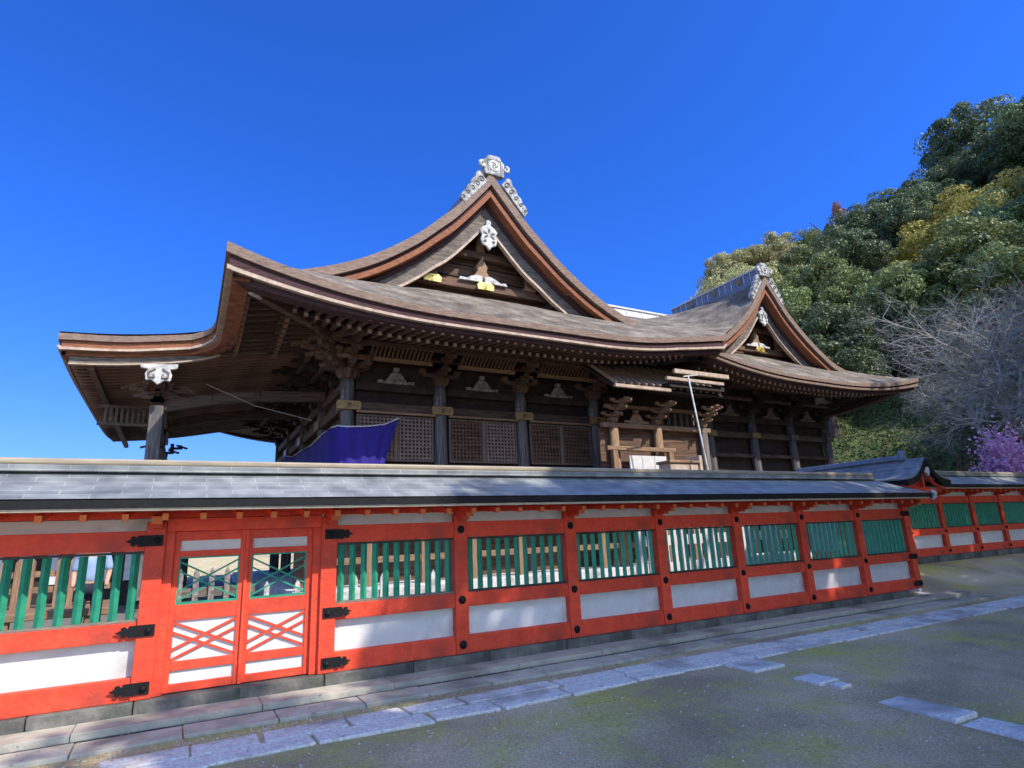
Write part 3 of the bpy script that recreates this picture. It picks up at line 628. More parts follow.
# ---- ridges
def tomoe(root, parent_part, c, r, ymin, mt_c='tin', mt_d='darkbar'):
    q = MB(); q.disc((c[0], ymin-.02, c[1]), r, .02, 20); d = q.build('crest_disc', mt_c, parent_part)
    q = MB()
    for k in range(3):
        a0 = 2*math.pi*k/3+.4; inner = []; outer = []
        for i in range(13):
            t = i/12; a = a0+t*2.6; ro = r*(.34+.5*t); ri = ro-r*.36*(1-t)**.6-.002
            outer.append((c[0]+ro*math.cos(a), c[1]+ro*math.sin(a))); inner.append((c[0]+ri*math.cos(a), c[1]+ri*math.sin(a)))
        q.prism(outer+inner[::-1], ymin-.03, ymin-.021)
    q.build('crest_mark', mt_d, parent_part)
def ridge_end(root, cx, zt, y, k=1.0):
    """demon-tile panel with shoulders, scrolls flowing down both slopes and the swirl crest"""
    q = MB(); w_, h_ = .36*k, .72*k; z0 = zt-.12*k
    q.prism([(cx-w_,z0),(cx-w_*1.08,z0+h_*.72),(cx-w_*.78,z0+h_*.80),(cx-w_*.62,z0+h_),(cx+w_*.35,z0+h_*1.03),(cx+w_*.62,z0+h_),(cx+w_*.78,z0+h_*.80),(cx+w_*1.08,z0+h_*.72),(cx+w_,z0)], y-.10, y+.12)
    e = q.build('ridge_end_tile', 'whitegrey', root, bevel=.03)
    q = MB(); q.prism([(cx-.24*k,z0+.12*k),(cx-.27*k,z0+.55*k),(cx+.24*k,z0+.57*k),(cx+.24*k,z0+.12*k),(cx+.215*k,z0+.145*k),(cx+.215*k,z0+.545*k),(cx-.245*k,z0+.525*k),(cx-.215*k,z0+.12*k)], y-.108, y-.101); q.build('rim', 'darkbar', e)
    tomoe(root, e, (cx, z0+.34*k), .19*k, y-.105)
    for s in (-1, 1):
        q = MB()
        GG = G1 if k > .9 else G2; n_ = 40; inn = []; out = []
        for i in range(n_+1):
            d = (.26+.82*i/n_)*k; z = lerp_tab(GG, d)
            inn.append((cx+s*d, z-.02)); h_2 = (.40-.20*i/n_+.06*abs(math.sin(i*math.pi*4/n_)))*k
            out.append((cx+s*(d+h_2*.62), z+h_2*.8))
        q.prism((inn+out[::-1])[::-s] if s > 0 else inn+out[::-1], y-.07, y+.12)
        sc = q.build('ridge_scroll', 'whitegrey', e, bevel=.02)
        q = MB()
        for i in range(5):
            d = (.36+.165*i)*k; z = lerp_tab(GG, d); c0 = Vector((cx+s*(d+.10*k), y-.08, z+.12*k)); r = (.12-.014*i)*k
            q.tube([c0+Vector((s*r*math.cos(a)*(1-.09*m_), 0, r*math.sin(a)*(1-.09*m_))) for m_, a in enumerate([.4+.75*m_ for m_ in range(9)])], .014*k, 5)
        q.build('scroll_line', 'woodz', sc)
        q = MB(); q.tube([(cx+s*.42*k, y-.09, zt+.30*k), (cx+s*.52*k, y-.1, zt+.25*k), (cx+s*.52*k, y-.1, zt+.14*k), (cx+s*.43*k, y-.09, zt+.10*k), (cx+s*.37*k, y-.09, zt+.19*k)], .055*k, 8); q.build('scroll_curl', 'white', e, smooth=True)
ridge_end(H1, CX1+.1, 12.98, 15.05, .98)
ridge_end(H2, CX2-.05, 11.70, 15.05, .82)
q = MB(); q.box(CX1-.16, CX1+.16, 15.2, 30, 12.75, 13.25); q.build('ridge_box', 'bluetile', H1, bevel=.02)
q = MB(); q.box(CX2-.14, CX2+.14, 15.2, 20.3, 11.50, 12.02); q.build('ridge_box', 'bluetile', H2, bevel=.01)
q = MB(); q.box(CX2-.19, CX2+.19, 15.15, 20.35, 12.02, 12.09); q.build('ridge_cap', 'tin', H2, bevel=.015)
q = MB(); q.box(CX2-.2, CX2+.2, 15.2, 20.3, 11.42, 11.56); q.build('ridge_base', 'bluetile', H2)
for i in range(14):
    y = 15.6+i*.34
    q = MB(); q.box(CX2-.155, CX2-.141, y-.015, y+.015, 11.60, 12.01); q.build('ridge_slat', 'tin', H2)
for y in (16.2, 17.6, 19.0):
    q = MB(); pts = [(y+.15*math.cos(a), 11.82+.15*math.sin(a)) for a in [2*math.pi*j/16 for j in range(16)]]; q.prism(pts, CX2-.19, CX2-.156, 'x'); q.build('ridge_crest', 'dullgold', H2)

# ---- gable ends
def gable_end(root, cx, G, yw, zbase, k, shift=0):
    top = G[0][1]-.9*k
    half = [(d, z-.75*k) for d, z in G if z-.75*k > zbase]
    poly = [(cx-d, z) for d, z in half[::-1]]+[(cx+d, z) for d, z in half[1:]]
    poly = [(poly[0][0]-.5, zbase-.25)]+poly+[(poly[-1][0]+.5, zbase-.25)]
    q = MB(); q.prism(poly, yw, yw+.15); q.build('gable_wall', 'board', root)
    # planks: horizontal boards as low relief
    for i in range(5):
        z = zbase+.2+i*.42*k; wdt = max(.3, lerp_tab([(zz, dd) for dd, zz in half[::-1]], z)-.2)
        q = MB(); q.box(cx-wdt, cx+wdt, yw-.03-.004*i, yw-.002, z, z+.04); q.build('gable_batten', 'wood', root)
    # tie beam, king strut, frog-leg strut, struts
    q = MB(); z1 = zbase+.22*k; q.bar((cx-3.1*k, yw-.25, z1), (cx+3.1*k, yw-.25, z1), .22*k, .24*k); q.build('tie_beam', 'board', root, bevel=.02)
    q = MB(); z2 = zbase+1.35*k; q.bar((cx-1.55*k, yw-.22, z2), (cx+1.55*k, yw-.22, z2), .2*k, .24*k); q.build('upper_tie_beam', 'board', root, bevel=.02)
    q = MB(); q.prism([(cx-.42*k,z1+.13*k),(cx-.30*k,z1+.35*k),(cx-.16*k,z1+.55*k),(cx-.20*k,z1+.72*k),(cx,z1+1.02*k),(cx+.20*k,z1+.72*k),(cx+.16*k,z1+.55*k),(cx+.30*k,z1+.35*k),(cx+.42*k,z1+.13*k)], yw-.38, yw-.16); q.build('king_strut', 'palewood', root, bevel=.02)
    q = MB(); q.prism([(cx-.14*k,z2+.12),(cx+.14*k,z2+.12),(cx+.09*k,z2+.85*k),(cx-.09*k,z2+.85*k)], yw-.32, yw-.16); q.build('king_strut', 'palewood', root)
    q = MB()
    for s in (-1, 1):
        q.prism([(cx+s*.05*k,z1+.14*k),(cx+s*.85*k,z1+.13*k),(cx+s*.80*k,z1+.22*k),(cx+s*.6*k,z1+.20*k),(cx+s*.42*k,z1+.30*k),(cx+s*.25*k,z1+.36*k),(cx+s*.05*k,z1+.34*k)][::s], yw-.46, yw-.40)
    q.build('wave_carving', 'white', root)
    for s in (-1, 1):
        q = MB(); q.box(cx+s*1.75*k-.1*k, cx+s*1.75*k+.1*k, yw-.36, yw-.16, z1+.13*k, z1+1.0*k); q.box(cx+s*1.75*k-.24*k, cx+s*1.75*k+.24*k, yw-.42, yw-.12, z1+.95*k, z1+1.12*k); q.box(cx+s*1.75*k-.2*k, cx+s*1.75*k+.2*k, yw-.44, yw-.12, z1+.13*k, z1+.27*k)
        q.build('bracket_post', 'palewood', root, bevel=.015)
    for dx in (-1.75, .05):
        q = MB(); x = cx+dx*k; zc = z1-.02
        q.prism([(x-.28*k,zc-.11*k),(x-.30*k,zc+.05*k),(x-.2*k,zc+.14*k),(x+.2*k,zc+.14*k),(x+.30*k,zc+.05*k),(x+.28*k,zc-.11*k)], yw-.50, yw-.465); f = q.build('gilt_fitting', 'gold', root, bevel=.01)
        tomoe(root, f, (x, zc+.01), .09*k, yw-.50, 'gold', 'dullgold')
    # barge pendant: leaf shape with pierced slots
    zc = G[0][1]-2.12*k; y = 15.38
    P0 = [(0,.72),(.12,.66),(.10,.5),(.26,.42),(.40,.28),(.30,.10),(.38,-.06),(.30,-.26),(.14,-.30),(0,-.46),(-.14,-.30),(-.30,-.26),(-.38,-.06),(-.30,.10),(-.40,.28),(-.26,.42),(-.10,.5),(-.12,.66)]
    q = MB(); q.prism([(cx+.04+a*k*.78, zc+b*k*.9) for a, b in P0], y, y+.09); pd = q.build('barge_pendant', 'white', root, bevel=.02)
    q = MB()
    for a0 in (0, 1.25, -1.25, 2.2, -2.2):
        c0 = (cx+.04, zc+.12*k); dx, dz = math.sin(a0), math.cos(a0); r0, r1 = .05*k, .24*k
        q.prism([(c0[0]+dx*r0-dz*.015,c0[1]+dz*r0+dx*.015),(c0[0]+dx*.15*k-dz*.04,c0[1]+dz*.15*k+dx*.04),(c0[0]+dx*r1,c0[1]+dz*r1),(c0[0]+dx*.15*k+dz*.04,c0[1]+dz*.15*k-dx*.04),(c0[0]+dx*r0+dz*.015,c0[1]+dz*r0-dx*.015)], y-.008, y-.001)
    for s in (-1, 1): q.disc((cx+.04+s*.15*k, y-.009, zc-.12*k), .05*k, .008, 12)
    q.build('pierced_slots', 'darkbar', pd)
    # purlin ends under the barge boards
    for s in (-1, 1):
        for d in (.95*k, 2.6*k, 4.0*k):
            z = lerp_tab(G, d)-.95*k
            q = MB(); q.box(cx+s*d-.11*k, cx+s*d+.11*k, 15.63, yw, z-.24, z+.0); q.build('purlin', 'woody', root)
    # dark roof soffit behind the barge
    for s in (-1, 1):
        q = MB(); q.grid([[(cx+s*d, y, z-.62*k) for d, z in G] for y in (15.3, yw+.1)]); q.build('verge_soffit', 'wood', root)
gable_end(H1, CX1, G1, 16.25, 9.12, 1.0)
gable_end(H2, CX2, G2, 16.25, 8.5, .82)

# ---- eave undersides: boards and two tiers of rafters
def under_z(hfn, x, y, ax):  # underside level of the eave edge at this spot
    return hfn(x, y)-.46
nraf = 0
def rafters_y(root, x0, x1, hfn, yE, wallY, zwall, step=.26, lim=100, zoff=.46, mid=1.35):
    """rafters that run along y from the eave back to the wall, one part each"""
    x = x0; n = 0; rest = MB()
    while x < x1:
        ze = hfn(x, yE)-zoff-.02
        a = Vector((x, yE+.30, ze-.02)); b = Vector((x, yE+mid+.25, ze+.22)); c2 = Vector((x, yE+mid, ze+.09)); d = Vector((x, wallY+.1, max(zwall, ze+.40)))
        q = MB() if n < lim else rest
        xi = (x-X0) if hfn is h1 else 99
        if xi < wallY-yE:   # jack rafters die into the hip
            t = max(.05, (xi-.25-.30)/(mid+.25-.30)) if xi < mid+.5 else 1
            b = a+(b-a)*min(1, t)
            if xi > mid+.1: t2 = (xi-mid)/(wallY+.1-yE-mid); d = c2+(d-c2)*min(1, t2)
            else: d = c2+(d-c2)*.02
        q.bar(a, b, .085, .095); q.bar(c2, d, .10, .11)
        if n < lim:
            o = q.build('rafter', 'woody', root); o.data.materials.append(M['strip'])
            for p in o.data.polygons:
                if p.normal.y < -.8: p.material_index = 1
        x += step; n += 1
    if rest.v: rest.build('rafters', 'woody', root, stuff=True)
rafters_y(H1, 1.3, 14.6, h1, Y0, 16, 7.15, lim=52)
rafters_y(H2, 15.6, 27.0, h2, YA, 16, 7.0, step=.27, lim=42, zoff=.34, mid=1.0)
def soffit_y(root, xs, hfn, yE, wallY, zwall, zoff):
    q = MB(); rows = []
    for k, t in enumerate((.30, 1.5, None)):
        r = []
        for x in xs:
            o_ = (.30 if k == 0 else 1.5 if k == 1 else 3.3); x = max(x, X0+o_) if hfn is h1 else x
            ze = hfn(x, yE)-zoff
            if t is None: r.append((x, wallY+.2, max(zwall, ze+.42)+.08))
            else: r.append((x, yE+t, ze+.02+t*.17))
        rows.append(r)
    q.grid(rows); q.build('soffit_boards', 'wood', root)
soffit_y(H1, frange(.9, 15.0, 40), h1, Y0, 16, 7.15, .46)
soffit_y(H2, frange(15.2, 27.2, 30), h2, YA, 16, 7.0, .34)
# long eave purlins carrying the two rafter tiers
def follow_y(root, xs, hfn, yE, y, dz, w_, h_, zoff, mt='woodx', nm='eave_purlin'):
    q = MB(); q.sweep([(x, y, hfn(x, yE)-zoff+dz) for x in xs], (0,1,0), (0,0,-1), [(0,0),(w_,0),(w_,h_),(0,h_)]); q.build(nm, mt, root)
follow_y(H1, frange(1.0, 14.8, 40), h1, Y0, Y0+.50, .09, .10, .10, .46)
follow_y(H1, frange(1.6, 14.4, 40), h1, Y0, Y0+1.50, .20, .10, .10, .46)
follow_y(H2, frange(15.6, 27.2, 30), h2, YA, YA+.50, .09, .10, .09, .34)

# left side of hall one, rafters run along x
def hl(y): return h1(X0, y)
y = 13.6; n = 0; rest = MB()
while y < 31.4:
    if 16.95 < y < 30.1: y += .27; continue
    ze = hl(y)-.48
    q = MB() if n < 48 else rest
    xm = min(3.95, X0+(y-Y0)+.05, X0+(Y1-y)+.05); z3 = max(7.15, ze+.40)
    q.bar((X0+.30, y, ze-.02), (min(X0+1.6, xm), y, ze-.02+.24*(min(X0+1.6, xm)-X0-.3)/1.3), .085, .095)
    if xm > X0+1.5: q.bar((X0+1.35, y, ze+.09), (xm, y, ze+.09+(z3-ze-.09)*(xm-X0-1.35)/(3.95-X0-1.35)), .10, .11)
    if n < 48:
        o = q.build('rafter', 'woodx', H1)
    y += .27; n += 1
if rest.v: rest.build('rafters', 'woodx', H1, stuff=True)
q = MB(); q.grid([[(X0+o, Y0+o+(17.0-Y0-o)*t, (hl(Y0+o+(17.0-Y0-o)*t)-.48+dz if o < 3 else max(7.15, hl(Y0+o+(17.0-Y0-o)*t)-.08)+.08)) for t in frange(0, 1, 20)] for o, dz in ((.30,.07),(1.5,.27),(3.6,.0))]); q.build('soffit_boards', 'underboard', H1)
yy = frange(14.6, 17.1, 12)
q = MB(); q.sweep([(X0+1.48, y, hl(y)-.30) for y in yy], (1,0,0), (0,0,-1), [(0,0),(.11,0),(.11,.11),(0,.11)]); q.build('eave_purlin', 'palewood', H1)
yy = frange(13.4, 17.1, 14)
q = MB(); q.sweep([(X0+.50, y, hl(y)-.40) for y in yy], (1,0,0), (0,0,-1), [(0,0),(.10,0),(.10,.10),(0,.10)]); q.build('eave_purlin', 'palewood', H1)
# back soffit (far left)
q = MB(); q.grid([[(x, 31.9, h1(x, Y1)-.45) for x in frange(.9, 12, 20)], [(x, 29.0, 7.2) for x in frange(.9, 12, 20)]]); q.build('soffit_boards', 'wood', H1)
# hip rafter with white carved end
q = MB(); q.bar((X0+.62, Y0+.62, h1(X0,Y0)-.78), (3.9, 16.1, 7.02), .20, .24); hp = q.build('hip_rafter', 'board', H1)
q = MB(); hx, hz = X0+.55, h1(X0,Y0)-.80
q.tube([(hx-.06, Y0+.55, hz+.30), (hx, Y0+.52, hz+.10), (hx+.05, Y0+.55, hz-.02), (hx+.25, Y0+.75, hz-.06)], [.04,.10,.12,.07], 10); q.build('carved_end', 'white', hp, smooth=True)

# ---- bodies
def bracket(root, x, y, z, dirv, k=1.0, steps=3, corner=False, mt='woody'):
    """three-stepped bracket set: bearing blocks and curved arms stepping out along dirv"""
    q = MB(); d = Vector(dirv); s = Vector((-d.y, d.x, 0)) if not corner else Vector((-d.y, d.x, 0))
    def B(c, w1, h, d1=None):
        # tapered bearing block
        d1 = d1 or w1; b = .72
        vs = []
        for zz, f in ((0, b), (h*.45, 1), (h, 1)):
            for i, j in ((-1,-1),(1,-1),(1,1),(-1,1)): vs.append(c+s*(i*w1*f/2)+d*(j*d1*f/2)+Vector((0,0,zz)))
        q.add(vs, [(3,2,1,0),(8,9,10,11)]+[(a*4+i, a*4+(i+1) % 4, a*4+4+(i+1) % 4, a*4+4+i) for a in (0,1) for i in range(4)])
    p = Vector((x, y, z)); B(p, .42*k, .24*k)
    for i in range(steps):
        zz = z+(.24+.27*i)*k; o = d*(.40*i*k)
        L = .62*k; c = p+o; c.z = zz
        # arm along the wall direction with upturned ends
        for t0, t1, z0, z1 in ((-L,-L*.6,.10,.02),(-L*.6,L*.6,.02,.02),(L*.6,L,.02,.10)):
            q.bar(c+s*t0+Vector((0,0,z0+.05)), c+s*t1+Vector((0,0,z1+.05)), .11*k, .12*k)
        for t in (-L*.88, 0, L*.88): B(c+s*t+Vector((0,0,.13*k)), .19*k, .13*k)
        # arm stepping out
        q.bar(c-d*.1+Vector((0,0,.05)), c+d*(.52*k)+Vector((0,0,.07)), .11*k, .13*k); B(c+d*(.40*k)+Vector((0,0,.13*k)), .2*k, .14*k)
        # tail rafter nose sloping outward and down
        q.bar(c+d*.15+Vector((0,0,.26*k)), c+d*(.78*k)+Vector((0,0,.08*k)), .10*k, .11*k)
    return q.build('bracket_set', mt, root)
def frog(root, x, y, z, k=1.0, mt='whitish'):
    q = MB(); O = [(-.62,0),(-.60,.09),(-.48,.10),(-.36,.07),(-.26,.20),(-.17,.34),(0,.40),(.17,.34),(.26,.20),(.36,.07),(.48,.10),(.60,.09),(.62,0),(.44,.0),(.30,-.02),(.12,-.02),(-.12,-.02),(-.30,-.02),(-.44,0)]
    q.prism([(x+a*k, z+b*k) for a, b in O], y-.09, y-.02)
    for a, b in ((-.1,.1),(.08,.12),(0,.22),(-.16,.06),(.17,.05)): q.dome((x+a*k, y-.09, z+b*k), .06*k, .04)
    q.box(x-.09*k, x+.09*k, y-.12, y, z+.40*k, z+.52*k)
    return q.build('frog_leg_strut', mt, root)
def lattice(root, x0, x1, y, z0, z1, n, mt, fr='woodz'):
    q = MB(); f = .05
    q.box(x0, x0+f, y-.03, y+.03, z0, z1); q.box(x1-f, x1, y-.03, y+.03, z0, z1); q.box(x0+f, x1-f, y-.03, y+.03, z0, z0+f); q.box(x0+f, x1-f, y-.03, y+.03, z1-f, z1)
    fr_ = q.build('lattice_frame', fr, root)
    q = MB(); st = (x1-x0-2*f)/n; bw = st*.42
    for i in range(n): xc = x0+f+(i+.5)*st; q.box(xc-bw/2, xc+bw/2, y-.018, y+.0, z0+f, z1-f)
    m_ = int((z1-z0)/st)
    for j in range(m_): zc = z0+f+(j+.5)*(z1-z0-2*f)/m_; q.box(x0+f, x1-f, y-.008, y+.012, zc-bw/2, zc+bw/2)
    q.build('lattice', mt, fr_)
    q = MB(); q.box(x0+f, x1-f, y+.06, y+.08, z0, z1); q.build('backing', 'wood', fr_)

cols = [3.79, 6.48, 9.19, 12.0]
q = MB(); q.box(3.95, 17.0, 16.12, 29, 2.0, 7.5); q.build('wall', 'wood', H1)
for x in cols:
    q = MB(); q.tube([(x, 16, .5), (x, 16, 3), (x, 16, 5.75), (x, 16, 5.98)], [.20,.20,.185,.16], 16); q.build('column', 'column', H1, smooth=True)
    if x > 4: bracket(H1, x, 16, 5.98, (0,-1,0))
bracket(H1, 3.79, 16, 5.98, (-.7071,-.7071,0), 1.15); bracket(H1, 3.79, 16, 5.98, (0,-1,0), .97); bracket(H1, 3.79, 16, 5.98, (-1,0,0), .96)
for (a, b) in zip(cols, cols[1:]):
    q = MB(); q.box(a+.21, b-.21, 15.9, 16.1, 5.70, 5.93); q.build('head_tie_beam', 'wood', H1, bevel=.015)
    q = MB(); q.box(a+.21, b-.21, 15.86, 16.1, 5.10, 5.34); q.build('nageshi_beam', 'woodx', H1, bevel=.015)
    q = MB(); q.box(a+.21, b-.21, 15.80, 15.86, 5.04, 5.10); q.build('pale_moulding', 'palewood', H1)
    frog(H1, (a+b)/2, 16.0, 5.94, .88)
    q = MB(); q.box(a-.4, b+.4, 15.52, 15.62, 6.46, 6.56); q.build('bracket_beam', 'palewood', H1)
    q = MB(); q.box(a+.0, b-.0, 15.10, 15.2, 6.76, 6.86); q.build('bracket_beam', 'woodx', H1)
    # cove of curved ribs between the bracket beams
    q = MB(); n = 15
    for i in range(n):
        xx = a+.5+(b-a-1.0)*i/(n-1); q.bar((xx, 15.56, 6.57), (xx, 15.40, 6.72), .05, .05); q.bar((xx, 15.40, 6.72), (xx, 15.22, 6.80), .05, .05)
    q.build('cove_ribs', 'board', H1)
    q = MB(); q.box(a+.19, b-.19, 15.98, 16.1, 3.0, 3.72); q.build('lower_panel', 'wood', H1)
for x in cols:
    q = MB(); q.prism([(x-.30,5.10),(x-.34,5.22),(x-.30,5.34),(x+.30,5.34),(x+.34,5.22),(x+.30,5.10)], 15.76, 15.80); f = q.build('gilt_fitting', 'dullgold', H1, bevel=.01); tomoe(H1, f, (x, 5.22), .085, 15.76, 'dullgold', 'darkbar')
for i, (a, b) in enumerate(zip(cols, cols[1:])):
    mid = (a+b)/2
    for j, (x0, x1) in enumerate(((a+.24, mid-.02), (mid+.02, b-.24))):
        reddish = (i == 1 and j == 0) or i == 2
        lattice(H1, x0, x1, 15.93, 3.75, 5.02, 9, 'board' if reddish else 'lattice')
    q = MB(); q.box(mid-.018, mid+.018, 15.9, 15.97, 3.75, 5.02); q.build('mullion', 'palewood', H1)
# left face of hall one
cy = [19.05, 22.15, 25.2, 28.3]
for y in cy:
    q = MB(); q.tube([(3.79, y, .5), (3.79, y, 5.98)], .185, 14); q.build('column', 'column', H1, smooth=True)
    bracket(H1, 3.79, y, 5.98, (-1,0,0), 1.0, mt='wood')
for (a, b) in zip([16]+cy, cy):
    q = MB(); q.box(3.86, 3.94, a+.2, b-.2, 2.5, 7.0); q.build('side_panel', 'board', H1)
    q = MB(); q.box(3.68, 3.9, a+.19, b-.19, 5.70, 5.93); q.build('head_tie_beam', 'woody', H1)
    q = MB(); q.box(3.64, 3.86, a+.19, b-.19, 5.10, 5.34); q.build('nageshi_beam', 'board', H1)
    q = MB(); q.box(3.66, 3.86, a+.19, b-.19, 4.55, 4.67); q.build('side_rail', 'board', H1)
    bracket(H1, 3.79, (a+b)/2, 6.1, (-1,0,0), .8, mt='wood')
    q = MB(); q.box(3.28, 3.38, a-.3, b+.3, 6.46, 6.56); q.box(2.86, 2.96, a-.2, b+.2, 6.76, 6.86); q.build('bracket_beam', 'woody', H1)
    q = MB(); q.box(3.56, 3.60, a-.22+.0, a+.26, 5.08, 5.36); q.build('gilt_fitting', 'dullgold', H1)
# podium, veranda and its struts (seen through the slats)
q = MB(); q.box(2.4, 27, 14.2, 31, .2, .62); q.build('podium', 'granite', H1, bevel=.02)
q = MB(); q.box(2.5, 17.0, 14.55, 16.2, 2.28, 2.40); q.build('veranda_floor', 'palewood', H1)
q = MB(); q.box(2.6, 17, 15.95, 16.1, .62, 2.28); q.build('base_boarding', 'board', H1)
for i in range(11):
    x = 2.7+i*1.38
    q = MB(); q.box(x-.08, x+.08, 14.6, 14.76, .62, 2.28); q.build('veranda_post', 'palewood_z', H1)
q = MB(); q.box(2.6, 17, 14.62, 14.72, 1.15, 1.30); q.build('veranda_tie', 'palewood', H1)
q = MB()
for i in range(11):
    if i % 1 == 0: x = 2.7+i*1.38; q.box(x-.05, x+.05, 14.6, 14.7, 2.4, 3.05)
q.box(2.5, 17, 14.6, 14.69, 3.0, 3.08); q.box(2.5, 17, 14.62, 14.67, 2.72, 2.77); q.build('veranda_railing', 'palewood', H1)

# hall two body
c2x = [17.3, 19.7, 22.0, 24.3]
q = MB(); q.box(17.2, 24.2, 16.15, 28, .5, 7.3); q.build('wall', 'wood', H2)
for x in c2x:
    q = MB(); q.tube([(x, 16, .5), (x, 16, 5.9)], .17, 14); q.build('column', 'column', H2, smooth=True)
    bracket(H2, x, 16, 5.85, (0,-1,0), .9, mt='wood')
for (a, b) in zip(c2x, c2x[1:]):
    q = MB(); q.box(a+.17, b-.17, 15.9, 16.1, 5.55, 5.78); q.build('head_tie_beam', 'wood', H2)
    q = MB(); q.box(a+.17, b-.17, 15.88, 16.1, 4.95, 5.15); q.build('nageshi_beam', 'woodx', H2)
    q = MB(); q.box(a+.17, b-.17, 15.9, 16.1, 4.2, 4.32); q.build('wall_rail', 'woodx', H2)
    frog(H2, (a+b)/2, 16.0, 5.8, .8, 'hafu')
    q = MB(); q.box(a-.3, b+.3, 15.52, 15.62, 6.35, 6.45); q.build('bracket_beam', 'woodx', H2)
for x in c2x:
    q = MB(); q.box(x-.22, x+.22, 15.80, 15.83, 4.95, 5.15); q.build('fitting', 'dullgold' if x < 20 else 'hafu', H2)

# ---------------------------------------------------------------- entrance canopy on the left of hall one
K = H1
KP = smooth_tab([(-2.80,6.72),(-2.1,6.76),(-1.38,6.84),(-.32,7.02),(.5,7.26),(1.3,7.70),(2.0,8.12)], 5)
KU = smooth_tab([(-2.62,6.27),(-1.38,6.38),(-.32,6.53),(.5,6.68),(1.5,6.88),(2.5,7.06),(3.95,7.25)], 3)
KY0, KY1 = 16.8, 30.2
def kfl(y): s = min(y-KY0, KY1-y); return .16*max(0, 1-s/3.5)**2
def kz(x, z, y): return z+(kfl(y)-.12)*sstep(.6, -2.8, x)
kyy = frange(KY0, KY1, 36)
q = MB(); q.grid([[(x, y, kz(x, z, y)+.02) for x, z in KP] for y in kyy]); q.build('canopy_roof', 'bark', K, smooth=True)
KL = [('barge_board','hafu',.502,.69,.20,.30),('barge_rib','strip',.692,.725,.17,.32)]
kpp = [(x, KY0, kz(x, z, KY0)) for x, z in KP if -2.7 < x < .75]
for nm, mt, b0, b1, a0, a1 in KL:
    q = MB(); q.sweep(kpp, (0,1,0), (0,0,-1), [(a0,b0),(a1,b0),(a1,b1),(a0,b1)]); q.build(nm, mt, K)
ke = [(-2.80, y, kz(-2.8, 6.68, y)) for y in kyy]
for nm, mt, b0, b1, a0, a1 in [('bark_edge','pinkbark',0,.15,0,.5),('bark_edge','darkbark',.152,.27,.06,.5),('eave_strip','strip',.272,.33,.0,.4),('eave_board','wood',.332,.42,.12,.5)]:
    q = MB(); q.sweep(ke, [Vector((1,1,0))]+[Vector((1,0,0))]*(len(ke)-1), (0,0,-1), [(a0,b0),(a1,b0),(a1,b1),(a0,b1)]); q.build(nm, mt, K)
y = KY0+.42; n = 0; rest = MB()
while y < KY1-.2:
    qq = MB() if n < 30 else rest
    for (xa, za), (xb, zb_) in zip(KU[::3], KU[3::3]):
        a = Vector((xa, y, kz(xa, za, y)-.03)); b = Vector((xb, y, kz(xb, zb_, y)-.03)); qq.bar(a, b, .08, .09)
    if n < 30: qq.build('canopy_rafter', 'underboard', K)
    y += .30; n += 1
rest.build('canopy_rafters', 'woodx', K, stuff=True)
q = MB(); q.grid([[(x, y, kz(x, z, y)+.03) for x, z in KU] for y in kyy]); q.build('canopy_soffit', 'underboard', K)
# canopy columns, bracket sets, beams
for y in (18.0, 23.0, 28.4):
    q = MB(); q.box(-.86, -.54, y-.16, y+.16, .5, 5.35); q.build('canopy_column', 'column', K, bevel=.03)
    bracket(K, -.70, y, 5.35, (-1,0,0), .72, 2, mt='woody'); bracket(K, -.70, y, 5.35, (1,0,0), .72, 2, mt='woody')
    q = MB(); 
    dz_ = 0 if y < 20 else .45
    pts = [Vector((-.55, y, 5.35+dz_)), Vector((.6, y, 5.62+dz_)), Vector((1.8, y, 5.80+dz_)), Vector((3.6, y, 5.9+dz_))]
    for a, b in zip(pts, pts[1:]): q.bar(a, b, .18, .30)
    if y < 25: q.build('rainbow_beam', 'woodx', K, bevel=.02)
for (a, b) in ((18.0, 23.0), (23.0, 28.4)):
    q = MB(); q.box(-.82, -.58, a+.17, b-.17, 4.95, 5.28); q.build('canopy_beam', 'woody', K, bevel=.02)
q = MB(); q.box(-.80, -.60, 17.1, 30.0, 6.14, 6.34); q.build('canopy_purlin', 'woody', K)
q = MB(); q.box(-2.2, -2.06, 17.1, 30.0, 5.98, 6.12); q.build('canopy_purlin', 'woody', K)
# white carved pendant below the barge board over the near column
q = MB(); cx, cz = -.70, 5.98
q.prism([(cx+a, cz+b*.9) for a, b in ((-.42,.22),(.42,.30),(.40,.16),(.24,.12),(.30,-.04),(.27,-.22),(.14,-.20),(.0,-.34),(-.14,-.20),(-.27,-.22),(-.30,-.04),(-.24,.10),(-.40,.12))], 16.92, 17.02)
pd = q.build('carved_pendant', 'white', K, bevel=.02)
q = MB()
for s in (-1, 1): q.tube([(cx+s*.08, 16.90, cz+.12), (cx+s*.22, 16.90, cz+.02), (cx+s*.20, 16.90, cz-.12), (cx+s*.09, 16.90, cz-.12), (cx+s*.10, 16.90, cz-.03)], .028, 6)
q.build('carved_scroll', 'whitish', pd, smooth=True)
# lattice transom under the far part of the canopy
q = MB()
for i in range(8): x = -2.12+i*.14; q.box(x-.035, x+.035, 21.0, 21.05, 5.42, 5.86)
q.box(-2.3, -.86, 20.98, 21.08, 5.33, 5.42); q.box(-2.3, -.86, 20.98, 21.08, 5.86, 5.94)
q.build('transom_lattice', 'hafu', K)
# thin cables from the canopy beam to the hall corner
q = MB(); q.tube([(.4, 17.6, 5.95), (1.6, 17.2, 5.35), (3.0, 16.6, 4.9)], .014, 5); q.build('cable', 'greywood', K)

